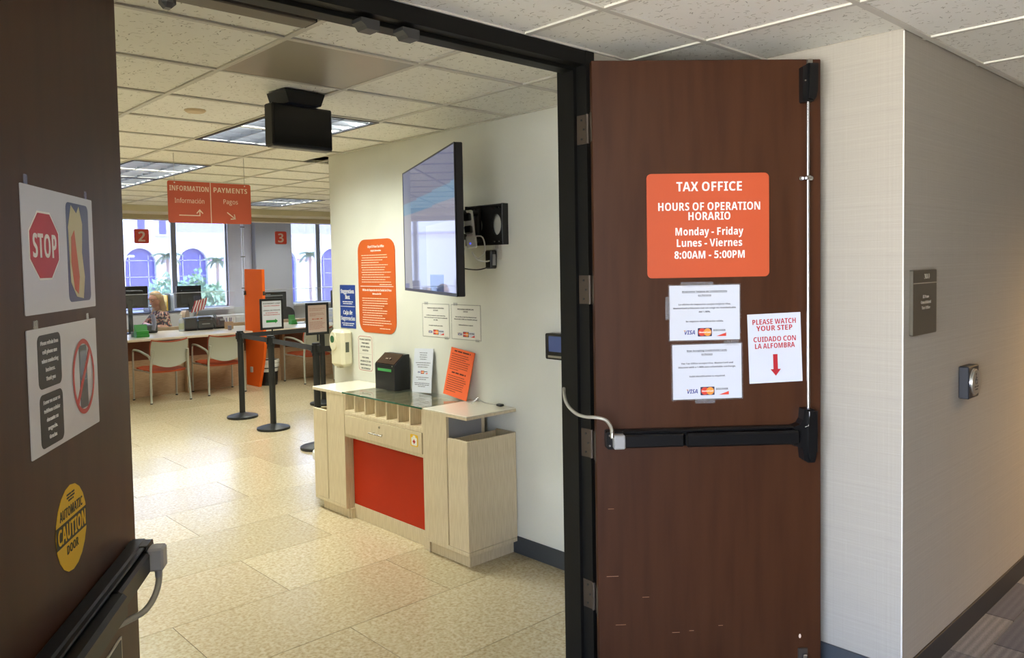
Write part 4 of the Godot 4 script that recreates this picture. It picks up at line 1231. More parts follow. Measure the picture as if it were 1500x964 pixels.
# ================================================================== television
func build_tv() -> void:
	# far edge at (2.87, -4.04), near edge (2.335, -2.87); the glass looks towards the office depth
	var cz := V(2.6025, 1.916, -3.455)
	var ux := V(-0.535, 0, 1.17).normalized()      # local x: from far edge to near edge
	var nz := ux.cross(Vector3.UP).normalized()    # towards the viewer's side
	if nz.x > 0: nz = -nz
	var o := thing("television", "large flat television on a swing arm with a glossy screen", "television")
	o.transform = Transform3D(Basis(ux, Vector3.UP, ux.cross(Vector3.UP)), cz)
	var w := 1.286
	var h := 0.723
	part(o, "back_shell", MB.new().bb(V(-w / 2 + 0.15, -h / 2 + 0.06, -0.07), V(w / 2 - 0.15, h / 2 - 0.14, -0.03), 0.02), M.plastic_black)
	part(o, "chassis", MB.new().bb(V(-w / 2, -h / 2, -0.04), V(w / 2, h / 2, -0.002), 0.004), M.plastic_black)
	var bz := MB.new()
	bz.bb(V(-w / 2, h / 2 - 0.008, -0.003), V(w / 2, h / 2, 0.002)).bb(V(-w / 2, -h / 2, -0.003), V(w / 2, -h / 2 + 0.016, 0.002)).bb(V(-w / 2, -h / 2, -0.003), V(-w / 2 + 0.008, h / 2, 0.002)).bb(V(w / 2 - 0.008, -h / 2, -0.003), V(w / 2, h / 2, 0.002))
	part(o, "bezel", bz, M.plastic_black)
	var sc := mat(C8(16, 17, 22), 0.03, 0.0, 0.36)
	sc.emission_enabled = true
	sc.emission_texture = screen_picture()
	sc.emission_operator = BaseMaterial3D.EMISSION_OP_ADD
	sc.emission = Color.BLACK
	sc.emission_energy_multiplier = 0.5
	part(o, "screen", MB.new().quad(V(-w / 2 + 0.008, -h / 2 + 0.016, 0.0), V(w / 2 - 0.008, -h / 2 + 0.016, 0.0), V(w / 2 - 0.008, h / 2 - 0.008, 0.0), V(-w / 2 + 0.008, h / 2 - 0.008, 0.0)), sc)
	# mount on the wall
	o = thing("tv_mount", "black steel television wall mount with slotted plate and arms", "wall mount", V(WALLX, 1.94, -3.54), -90)
	var pl := CSGCombiner3D.new()
	pl.name = "wall_plate"
	var pb := CSGBox3D.new()
	pb.name = "sheet"
	pb.size = V(0.33, 0.235, 0.012); pb.position = V(0.0, 0, 0.014)
	pl.add_child(pb)
	for q in [[0.085, 0.062, 0.085], [-0.07, 0.045, 0.07]]:
		var hl := CSGCylinder3D.new()
		hl.name = "hole"
		hl.radius = q[1]; hl.height = 0.1; hl.sides = 24
		hl.rotation_degrees.x = 90
		hl.scale = V(0.65, 1, 1)
		hl.position = V(q[0], 0, 0.01)
		hl.operation = CSGShape3D.OPERATION_SUBTRACTION
		pl.add_child(hl)
	for x in [0.06, 0.1, 0.13]:
		for y in [-0.1, 0.1]:
			var sl := CSGBox3D.new()
			sl.name = "slot"
			sl.size = V(0.022, 0.008, 0.1); sl.position = V(x, y, 0.01)
			sl.operation = CSGShape3D.OPERATION_SUBTRACTION
			pl.add_child(sl)
	pl.material_override = M.black
	o.add_child(pl)
	part(o, "flange", MB.new().bb(V(0.16, -0.12, 0.0), V(0.168, 0.12, 0.05), 0.002).bb(V(-0.168, -0.12, 0.0), V(-0.16, 0.12, 0.05), 0.002).bb(V(-0.16, 0.112, 0.0), V(0.16, 0.12, 0.03), 0.002).bb(V(-0.16, -0.12, 0.0), V(0.16, -0.112, 0.03), 0.002), M.black)
	var pv := o.transform.affine_inverse() * (cz + V(0.05, 0, 0.02))
	for y in [-0.07, 0.07]:
		part(o, "arm", MB.new().tube([V(-0.06, y, 0.03), V(-0.02, y, 0.28), pv + V(0, y, -0.02)], 0.02, 6), M.black)
	part(o, "pivot", MB.new().cyl(V(-0.06, -0.1, 0.04), V(-0.06, 0.1, 0.04), 0.022, -1, 12), M.black)
	var hd := MB.new()
	hd.xf = o.transform.affine_inverse() * Transform3D(Basis(ux, Vector3.UP, ux.cross(Vector3.UP)), cz)
	hd.bb(V(-0.22, -0.12, -0.085), V(0.22, -0.09, -0.066), 0.002).bb(V(-0.22, 0.09, -0.085), V(0.22, 0.12, -0.066), 0.002).bb(V(-0.14, -0.2, -0.095), V(-0.1, 0.2, -0.085), 0.002).bb(V(0.1, -0.2, -0.095), V(0.14, 0.2, -0.085), 0.002)
	part(o, "television_bracket", hd, M.black)
	# power strips, adapters and leads behind the set
	var wl := func(z: float, y: float, off: float) -> Vector3: return V(WALLX - off, y, z)
	o = thing("power_adapter", "black power adapter plugged into the wall under the mount", "adapter", wl.call(-3.49, 1.735, 0.0))
	part(o, "body", MB.new().bb(V(-0.062, -0.055, -0.028), V(-0.012, 0.055, 0.028), 0.008), M.plastic_black)
	part(o, "label", MB.new().bb(V(-0.05, -0.035, 0.0282), V(-0.024, 0.03, 0.0288)), mat(C8(150, 150, 150), 0.6))
	part(o, "lead", MB.new().tube(smooth([V(-0.03, -0.045, -0.028), V(-0.06, -0.06, -0.1), V(-0.12, -0.045, -0.19), V(-0.2, 0.0, -0.24), V(-0.28, 0.03, -0.22)], 4), 0.004, 6), M.plastic_black)
	o = thing("outlet_cover", "ivory wall outlet cover above the black adapter", "outlet", V(WALLX, 1.79, -3.47), -90)
	part(o, "plate", MB.new().prism(rr(0.075, 0.115, 0.006), 0, 0.005), mat(C8(216, 210, 196), 0.45))
	part(o, "socket", MB.new().box(V(0, 0.024, 0.006), V(0.034, 0.028, 0.004), 0.002), mat(C8(196, 190, 176), 0.45))
	o = thing("power_strip", "white power strip hanging behind the television edge", "power strip", V(3.0, 1.945, -3.56))
	o.rotation_degrees = V(0, -60, 6)
	part(o, "body", MB.new().box(V(0, 0, 0), V(0.05, 0.16, 0.035), 0.006), M.cable_white)
	for k in 2: part(o, "plug", MB.new().box(V(0, 0.04 - 0.075 * k, 0.032), V(0.044, 0.045, 0.036), 0.006), M.plastic_black)
	o = thing("white_adapter", "white adapter block with blue light and looped white cable", "adapter", V(3.0, 1.84, -3.545))
	o.rotation_degrees = V(0, -50, 4)
	part(o, "body", MB.new().box(V(0, 0, 0), V(0.06, 0.075, 0.04), 0.008), M.cable_white)
	var led := mat(C8(90, 100, 255), 0.4)
	led.emission_enabled = true; led.emission = C8(80, 90, 255); led.emission_energy_multiplier = 1.5
	part(o, "led", MB.new().cyl(V(-0.005, -0.01, 0.02), V(-0.005, -0.01, 0.022), 0.005, -1, 8), led)
	part(o, "cable", MB.new().tube(smooth([V(0.02, 0.03, 0.01), V(0.07, 0.02, 0.02), V(0.075, -0.06, 0.01), V(0.03, -0.1, 0.0), V(0.0, -0.06, 0.02), V(0.03, -0.11, 0.03), V(0.1, -0.12, -0.02), V(0.17, -0.07, -0.1), V(0.22, -0.04, -0.16)], 4), 0.0042, 6), M.cable_white)
	o = thing("black_cable", "black cable draped down behind the television edge", "cable", V(0, 0, 0))
	part(o, "lead", MB.new().tube(smooth([V(2.75, 2.03, -3.5), V(2.88, 2.05, -3.53), V(2.97, 2.0, -3.6), V(2.97, 1.88, -3.61), V(2.95, 1.78, -3.56), V(2.84, 1.74, -3.55)], 4), 0.005, 6), M.plastic_black)

func screen_picture() -> ImageTexture:      # slide shown on the screen: pale lilac with a slanted blue band
	var im := Image.create(160, 90, false, Image.FORMAT_RGB8)
	for y in 90:
		for x in 160:
			var c := C8(186, 188, 214)
			if y < 24 - x * 0.02: c = C8(128, 138, 182)
			elif y < 33 - x * 0.01: c = C8(128, 178, 222)
			if x > 78 and y > 44: c = C8(212, 210, 236)
			if x > 88 and x < 128 and y > 78: c = C8(64, 104, 158)
			im.set_pixel(x, y, c)
	return ImageTexture.create_from_image(im)

# ================================================================== hanging things
func build_hanging() -> void:
	var o := thing("direction_sign", "hanging orange sign reading information and payments with arrows", "sign", V(2.405, 2.05, -5.84), 0)
	part(o, "panel", MB.new().prism(rr(0.625, 0.303, 0.014, 5, 0.0, 0.1515), -0.004, 0.0), mat(C8(206, 92, 60), 0.5))
	part(o, "divider", MB.new().bb(V(-0.004, 0.0, 0.0), V(0.002, 0.303, 0.001)), M.cream_ink)
	txt(o, "INFORMATION", -0.157, 0.251, 0.037, 0.285, M.cream_ink, true, 0.0)
	txt(o, "PAYMENTS", 0.154, 0.251, 0.037, 0.262, M.cream_ink, true, 0.0)
	txt(o, "Información", -0.157, 0.162, 0.034, 0.215, M.cream_ink, false, 0.0)
	txt(o, "Pagos", 0.152, 0.166, 0.034, 0.112, M.cream_ink, false, 0.0)
	var a := MB.new()
	a.bb(V(-0.236, 0.052, 0.0), V(-0.082, 0.059, 0.001)).bb(V(-0.089, 0.052, 0.0), V(-0.082, 0.094, 0.001))
	a.prism(PackedVector2Array([Vector2(-0.0855, 0.103), Vector2(-0.06, 0.074), Vector2(-0.065, 0.069), Vector2(-0.0855, 0.091), Vector2(-0.106, 0.069), Vector2(-0.111, 0.074)]), 0.0, 0.001)
	part(o, "arrow", a, M.cream_ink)
	a = MB.new()
	a.xf = Transform3D(Basis(Vector3.BACK, deg_to_rad(-38)), V(0.155, 0.06, 0))
	a.bb(V(-0.042, -0.0035, 0.0), V(0.036, 0.0035, 0.001))
	a.prism(PackedVector2Array([Vector2(0.042, 0.0), Vector2(0.012, 0.026), Vector2(0.007, 0.021), Vector2(0.03, 0.0), Vector2(0.007, -0.021), Vector2(0.012, -0.026)]), 0.0, 0.001)
	part(o, "arrow", a, M.cream_ink)
	for x in [-0.262, 0.265]:
		part(o, "wire", MB.new().cyl(V(x, 0.295, -0.002), V(x, CEIL - 2.05, -0.002), 0.0016, -1, 6), M.steel)
		part(o, "eyelet", MB.new().cyl(V(x, 0.29, -0.001), V(x, 0.29, 0.002), 0.005, -1, 10), M.white_ink)
	# ceiling monitor
	o = thing("ceiling_monitor", "small black monitor hanging from a ceiling bracket", "monitor", V(1.9, 0, -3.53), 3.0)
	part(o, "bracket", MB.new().prism(PackedVector2Array([Vector2(-0.105, CEIL), Vector2(0.115, CEIL), Vector2(0.09, CEIL - 0.062), Vector2(-0.085, CEIL - 0.062)]), -0.11, 0.06), M.plastic_black)
	part(o, "housing", MB.new().bb(V(-0.158, 2.287, -0.045), V(0.172, 2.488, 0.03), 0.006), M.plastic_black)
	part(o, "screen", MB.new().bb(V(-0.148, 2.3, 0.03), V(0.162, 2.478, 0.0315), 0.0005), mat(C8(8, 9, 14), 0.16))
	part(o, "speaker_strip", MB.new().bb(V(-0.155, 2.281, -0.03), V(0.168, 2.288, 0.028), 0.002), mat(C8(120, 116, 108), 0.5))
	# station numbers
	for q in [[3.688, "2", "red square sign with number 2 hanging before the window"], [5.73, "3", "red square sign with number 3 hanging before the grey pillar"]]:
		o = plate("station_number", q[2], "sign", V(q[0], 2.182, -11.32), 0, 0.192, 0.195, 0.006, 0.02, mat(C8(208, 72, 58), 0.45), "hanging station numbers")
		txt(o, q[1], 0.0, -0.002, 0.138, 0.092, mat(C8(226, 204, 202), 0.5), true, 0.006)
		for x in [-0.07, 0.07]: part(o, "wire", MB.new().cyl(V(x, 0.09, 0.003), V(x, 0.232, 0.003), 0.0012, -1, 6), M.clear)

# ================================================================== queue posts
func post(at: Vector3, label: String) -> Node3D:
	var o := thing("stanchion", label, "stanchion", at, 0.0, "black queue posts")
	part(o, "base", MB.new().lathe([[0.0, 0.0], [0.168, 0.0], [0.172, 0.008], [0.17, 0.024], [0.155, 0.03], [0.06, 0.055], [0.034, 0.062]], 36), M.black)
	part(o, "pole", MB.new().cyl(V(0, 0.05, 0), V(0, 0.93, 0), 0.032, -1, 20), M.black)
	var hd := part(o, "belt_head", MB.new().cyl(V(0, 0.88, 0), V(0, 0.992, 0), 0.038, -1, 20), M.plastic_black)
	for k in 4:
		part(hd, "belt_slot", MB.new().box(V(cos(k * PI / 2) * 0.038, 0.945, sin(k * PI / 2) * 0.038), V(0.02 if k % 2 == 0 else 0.03, 0.075, 0.03 if k % 2 == 0 else 0.02), 0.004), M.plastic_black)
	part(o, "cap", MB.new().lathe([[0.038, 0.992], [0.036, 1.0], [0.0, 1.003]], 20), M.black)
	return o
func belt(a: Vector3, b: Vector3, label: String, y := 0.945) -> void:
	var o := thing("queue_belt", label, "belt", V(0, 0, 0), 0.0, "queue belts")
	var d := (b - a).normalized()
	var m := MB.new()
	m.xf = Transform3D(Basis(d, Vector3.UP, d.cross(Vector3.UP)), a)
	var L := (b - a).length()
	m.bb(V(0.045, y - 0.026, -0.001), V(L - 0.045, y + 0.026, 0.001))
	part(o, "webbing", m, mat(C8(46, 46, 48), 0.8))
func sign_frame(at: Vector3, turn: float, w: float, h: float, label: String) -> Node3D:
	var o := thing("framed_sign", label, "sign", at, turn, "")
	var t := 0.022
	part(o, "frame", MB.new().bb(V(-w / 2, 0, -0.008), V(-w / 2 + t, h, 0.008), 0.003).bb(V(w / 2 - t, 0, -0.008), V(w / 2, h, 0.008), 0.003).bb(V(-w / 2 + t, 0, -0.008), V(w / 2 - t, t, 0.008), 0.003).bb(V(-w / 2 + t, h - t, -0.008), V(w / 2 - t, h, 0.008), 0.003), M.plastic_black)
	part(o, "backing", MB.new().bb(V(-w / 2 + 0.004, 0.004, -0.007), V(w / 2 - 0.004, h - 0.004, 0.002)), M.plastic_black)
	part(o, "stem", MB.new().cyl(V(0, -0.06, 0), V(0, 0.004, 0), 0.008, -1, 10), M.plastic_black)
	return o
func build_stanchions() -> void:
	var A := V(3.875, 0, -8.72)
	var B := V(3.815, 0, -7.83)
	var D := V(3.70, 0, -6.67)
	var Cc := V(4.97, 0, -8.8)
	post(A, "black queue post without a sign, nearest the service chairs")
	post(B, "black queue post carrying the payment line sign")
	post(D, "black queue post carrying the pink paper sign")
	post(Cc, "black queue post half hidden behind the pink sign post")
	belt(A, Cc, "black queue belt running behind the payment line post")
	belt(A, B, "grey queue belt between plain post and payment line post")
	belt(B, D, "grey queue belt from payment line post to the pink sign post")
	belt(D, V(4.9, 0, -6.2), "short black queue belt going right behind the office wall", 0.94)
	var o := sign_frame(V(3.815, 1.066, -7.79), 0, 0.262, 0.326, "black framed payment line sign with green arrow")
	part(o, "sheet", MB.new().bb(V(-0.107, 0.024, 0.002), V(0.107, 0.302, 0.003)), M.paper)
	for l in [["PAYMENT LINE", 0.274, 0.013, 0.19, 0], ["TAX BILL REQUIRED", 0.25, 0.0115, 0.18, 1], ["LÍNEA DE PAGOS", 0.202, 0.013, 0.19, 0], ["SE REQUIERE UNA", 0.176, 0.0115, 0.14, 1], ["FACTURA DE IMPUESTOS", 0.155, 0.0115, 0.18, 1]]:
		txt(o, l[0], 0.0, l[1], l[2], l[3], M.red_ink if l[4] else M.ink, true, 0.003)
	part(o, "arrow", MB.new().prism(PackedVector2Array([Vector2(-0.066, 0.074), Vector2(0.036, 0.074), Vector2(0.036, 0.062), Vector2(0.066, 0.087), Vector2(0.036, 0.112), Vector2(0.036, 0.1), Vector2(-0.066, 0.1)]), 0.003, 0.0036), M.green_ink)
	o = sign_frame(V(3.70, 1.08, -6.63), 0, 0.238, 0.30, "black framed sign with pink paper on the nearest queue post")
	part(o, "sheet", MB.new().bb(V(-0.096, 0.024, 0.002), V(0.096, 0.278, 0.003)), mat(C8(226, 204, 198), 0.6))
	var pk := mat(C8(190, 120, 110), 0.7)
	fine(o, [[0.245, -0.085, 0.08], [0.23, -0.085, 0.05]] + lines_block(0.2, 0.011, 3, -0.08, 0.08) + lines_block(0.12, 0.011, 7, -0.085, 0.085), 0.0035, pk, 0.003)
	fine(o, [[0.148, -0.055, -0.02], [0.148, -0.012, 0.025], [0.149, 0.032, 0.062]], 0.009, mat(C8(206, 106, 84), 0.7), 0.003)

# ================================================================== service counter and chairs
func build_service_counter() -> void:
	var o := thing("service_counter", "long pale service counter with wood front under the bulkhead", "counter", V(0, 0, 0))
	part(o, "worktop", MB.new().bb(V(1.8, 0.77, -12.3), V(9.3, 0.806, -10.95), 0.008), M.counter)
	part(o, "front_apron", MB.new().bb(V(1.85, 0.5, -11.25), V(9.25, 0.768, -11.21)), M.darkwood)
	part(o, "front_panel", MB.new().bb(V(1.85, 0.0, -11.24), V(9.25, 0.5, -11.2)), M.counter_panel)
	part(o, "rear_upstand", MB.new().bb(V(1.8, 0.806, -12.3), V(9.3, 0.856, -12.24), 0.004), mat(C8(186, 156, 122), 0.5))
	part(o, "rear_support", MB.new().bb(V(1.85, 0.0, -12.28), V(9.25, 0.77, -12.25)), M.counter_panel)
	for x in [2.6, 4.15, 5.6, 7.2]:
		part(o, "end_leg", MB.new().bb(V(x, 0.0, -11.2), V(x + 0.04, 0.768, -11.1)), M.counter_panel)
	# orange divider standing across the counter
	o = thing("divider_panel", "upright orange divider panel crossing the service counter", "divider", V(5.08, 0, 0))
	var p := PackedVector2Array()      # (z, y)
	for q in [[-10.81, 0.0], [-10.74, 0.16], [-10.64, 0.42], [-10.59, 0.62], [-10.6, 0.8], [-10.6, 1.7], [-11.16, 1.71], [-11.2, 0.81], [-11.2, 0.0]]:
		p.append(Vector2(q[0], q[1]))
	var m := MB.new()
	m.xf = Transform3D(Basis(V(0, 0, 1), Vector3.UP, V(-1, 0, 0)), Vector3.ZERO)     # prism x -> world z, prism z -> -x
	m.prism(p, -0.02, 0.02)
	part(o, "panel", m, M.orange_panel)
	part(o, "bracket", MB.new().box(V(-0.03, 1.36, -11.15), V(0.03, 0.06, 0.04), 0.004), M.bronze)
	part(o, "bracket", MB.new().box(V(0.0, 1.36, -10.6), V(0.03, 0.06, 0.02), 0.004), M.bronze)
	part(o, "foot_box", MB.new().box(V(-0.03, 0.24, -11.0), V(0.03, 0.08, 0.05), 0.004), M.greybox)
	o = thing("clear_pole", "slim clear pole with clips rising beside the orange divider", "pole", V(5.13, 0.806, -11.35))
	part(o, "tube", MB.new().cyl(V(0, 0, 0), V(0, 1.6, 0), 0.016, -1, 12), M.clear)
	part(o, "core", MB.new().cyl(V(0.004, 0, 0), V(0.004, 1.6, 0), 0.0035, -1, 6), M.aluminium)
	for y in [0.62, 1.09, 1.53]: part(o, "clip", MB.new().box(V(0, y, 0), V(0.07, 0.014, 0.02), 0.003), M.bronze)
	for q in [[2.1, 5.02, "clear acrylic screen standing on the counter left of the divider"], [5.2, 9.0, "clear acrylic screen standing on the counter right of the divider"]]:
		o = thing("acrylic_screen", q[2], "screen", V(q[0], 0.806, -11.42), 0.0, "acrylic counter screens")
		var L: float = q[1] - q[0]
		part(o, "sheet", MB.new().quad(V(0, 0.06, 0), V(L, 0.06, 0), V(L, 0.58, 0), V(0, 0.58, 0)), M.clear)
		part(o, "top_edge", MB.new().bb(V(0, 0.577, -0.004), V(L, 0.585, 0.004), 0.001), mat(C8(222, 228, 240), 0.2))
		for x in [0.1, L * 0.5, L - 0.1]: part(o, "foot", MB.new().box(V(x, 0.035, 0), V(0.05, 0.07, 0.03), 0.004), M.aluminium)

func build_chairs() -> void:
	var labels := ["grey-backed guest chair with rust seat, leftmost at the counter", "grey-backed guest chair with rust seat, second from the left", "grey-backed guest chair with rust seat, right of the divider"]
	var at := [V(3.70, 0, -10.745), V(4.5, 0, -10.83), V(5.88, 0, -10.79)]
	var turn := [1.5, -2.0, 2.0]
	var c := make_chair(labels[0])
	c.position = at[0]; c.rotation_degrees.y = turn[0]
	for k in [1, 2]:
		var d: Node3D = c.duplicate()
		d.name = numbered("guest_chair")
		add_child(d)
		d.position = at[k]; d.rotation_degrees.y = turn[k]
		d.set_meta("label", labels[k])

func make_chair(label: String) -> Node3D:       # seen from behind: +z is the back
	var o := thing("guest_chair", label, "chair", Vector3.ZERO, 0.0, "guest chairs at the service counter")
	# seat cushion: shallow dished slab
	var s := MB.new()
	var nx := 10
	var nzz := 8
	var grid := []
	for j in nzz + 1:
		for i in nx + 1:
			var u := i / float(nx) * 2 - 1
			var w := j / float(nzz) * 2 - 1
			var edge := pow(maxf(absf(u), absf(w)), 6.0)
			grid.append(V(u * 0.235 * (1 - 0.05 * w), 0.455 - 0.035 * edge - 0.015 * (1 - u * u) + (0.012 if w < -0.6 else 0.0), w * 0.23 - 0.02))
	for pass_ in 2:
		var b0 := s.v.size()
		for p in grid: s.vert(p if pass_ == 0 else V(p.x * 0.96, 0.395 - 0.012 * (1 - pow(p.x / 0.235, 2)), p.z * 0.97), Vector3.UP if pass_ == 0 else Vector3.DOWN)
		for j in nzz:
			for i in nx:
				var a := b0 + j * (nx + 1) + i
				if pass_ == 0:
					s.tri(a, a + nx + 1, a + nx + 2); s.tri(a, a + nx + 2, a + 1)
				else:
					s.tri(a, a + nx + 2, a + nx + 1); s.tri(a, a + 1, a + nx + 2)
	var n := (nx + 1) * (nzz + 1)
	var rimi := []
	for i in nx: rimi.append(i)
	for j in nzz: rimi.append(j * (nx + 1) + nx)
	for i in nx: rimi.append(nzz * (nx + 1) + nx - i)
	for j in nzz: rimi.append((nzz - j) * (nx + 1))
	for k in rimi.size():
		var a: int = rimi[k]
		var b: int = rimi[(k + 1) % rimi.size()]
		s.poly([s.v[a], s.v[b], s.v[b + n], s.v[a + n]], V(0, 0.42, 0))
	part(o, "seat", s, M.rust)
	# curved shell of the back, thin, with upholstery on the inner side
	for q in [["backrest", 0.0, 0.014, M.shell, 0.0], ["back_upholstery", -0.03, -0.001, M.rust, 0.006]]:
		var m := MB.new()
		var NX := 14
		var NY := 10
		var f := func(i: int, j: int, off: float) -> Vector3:
			var u := i / float(NX) * 2 - 1
			var t := j / float(NY)
			var top: float = 0.81 - 0.028 * (1 - u * u) + q[4] * 2.5
			var bot: float = 0.455 + 0.07 * pow(absf(u), 2.0)
			var hw: float = lerpf(0.228, 0.236, sin(t * 2.2)) * (1.0 - 0.035 * pow(maxf(0.0, t - 0.8) * 5.0, 2.0))
			return V(u * hw, lerpf(bot, top, t), 0.265 + 0.05 * t - 0.05 * u * u * 0.6 - 0.02 * sin(t * PI) + off)
		for side in 2:
			var b0 := m.v.size()
			var off: float = q[2] if side == 0 else q[1]
			for j in NY + 1:
				for i in NX + 1:
					var du: Vector3 = f.call(mini(i + 1, NX), j, off) - f.call(maxi(i - 1, 0), j, off)
					var dv: Vector3 = f.call(i, mini(j + 1, NY), off) - f.call(i, maxi(j - 1, 0), off)
					var nn := du.cross(dv).normalized()
					m.vert(f.call(i, j, off), nn if side == 0 else -nn)
			for j in NY:
				for i in NX:
					var a := b0 + j * (NX + 1) + i
					if side == 0:
						m.tri(a, a + 1, a + NX + 2); m.tri(a, a + NX + 2, a + NX + 1)
					else:
						m.tri(a, a + NX + 2, a + 1); m.tri(a, a + NX + 1, a + NX + 2)
		var NN := (NX + 1) * (NY + 1)
		var ri := []
		for i in NX: ri.append(i)
		for j in NY: ri.append(j * (NX + 1) + NX)
		for i in NX: ri.append(NY * (NX + 1) + NX - i)
		for j in NY: ri.append((NY - j) * (NX + 1))
		for k in ri.size():
			var a: int = ri[k]
			var b: int = ri[(k + 1) % ri.size()]
			m.poly([m.v[a], m.v[b], m.v[b + NN], m.v[a + NN]], V(0, 0.64, 0.26))
		part(o, q[0], m, q[3])
	for sx in [-1.0, 1.0]:
		part(o, "leg", MB.new().tube(smooth([V(0.252 * sx, 0.0, 0.27), V(0.247 * sx, 0.2, 0.255), V(0.238 * sx, 0.45, 0.245), V(0.228 * sx, 0.6, 0.27), V(0.222 * sx, 0.68, 0.285)], 4), 0.0135, 10, 0.018), M.shell)
		part(o, "leg", MB.new().tube(smooth([V(0.28 * sx, 0.0, -0.27), V(0.28 * sx, 0.3, -0.262), V(0.28 * sx, 0.6, -0.25), V(0.28 * sx, 0.66, -0.235)], 4), 0.0115, 10), M.leg_steel)
		part(o, "armrest", MB.new().tube(smooth([V(0.28 * sx, 0.645, -0.245), V(0.284 * sx, 0.672, -0.19), V(0.284 * sx, 0.668, 0.0), V(0.27 * sx, 0.64, 0.14), V(0.248 * sx, 0.61, 0.22), V(0.234 * sx, 0.56, 0.255)], 4), 0.0135, 10, 0.016), M.shell)
		part(o, "seat_rail", MB.new().tube([V(0.245 * sx, 0.4, 0.245), V(0.22 * sx, 0.4, 0.0), V(0.275 * sx, 0.41, -0.24)], 0.011, 8), M.leg_steel)
		for z in [0.27, -0.27]: part(o, "foot", MB.new().cyl(V((0.252 if z > 0 else 0.28) * sx, 0.0, z), V((0.252 if z > 0 else 0.28) * sx, 0.014, z), 0.0165, -1, 10), M.plastic_black)
	part(o, "cross_bar", MB.new().tube([V(-0.22, 0.395, 0.0), V(0.22, 0.395, 0.0)], 0.011, 8), M.leg_steel)
	return o

# ================================================================== behind the counter
func monitor(at: Vector3, turn: float, w: float, h: float, lift: float, label: String) -> Node3D:   # back towards +z
	var o := thing("desk_monitor", label, "monitor", at, turn, "monitors at the counter")
	part(o, "housing", MB.new().bb(V(-w / 2, lift, -0.02), V(w / 2, lift + h, 0.012), 0.005), M.plastic_black)
	part(o, "back_bulge", MB.new().bb(V(-w * 0.36, lift + h * 0.12, 0.01), V(w * 0.36, lift + h * 0.82, 0.045), 0.014), M.plastic_black)
	part(o, "screen", MB.new().bb(V(-w / 2 + 0.012, lift + 0.012, -0.022), V(w / 2 - 0.012, lift + h - 0.012, -0.02)), mat(C8(60, 70, 96), 0.15))
	part(o, "stand", MB.new().bb(V(-0.03, 0.012, 0.02), V(0.03, lift + h * 0.4, 0.05), 0.006), M.plastic_black)
	part(o, "foot", MB.new().bb(V(-0.12, 0.0, -0.07), V(0.12, 0.014, 0.09), 0.006), M.plastic_black)
	return o

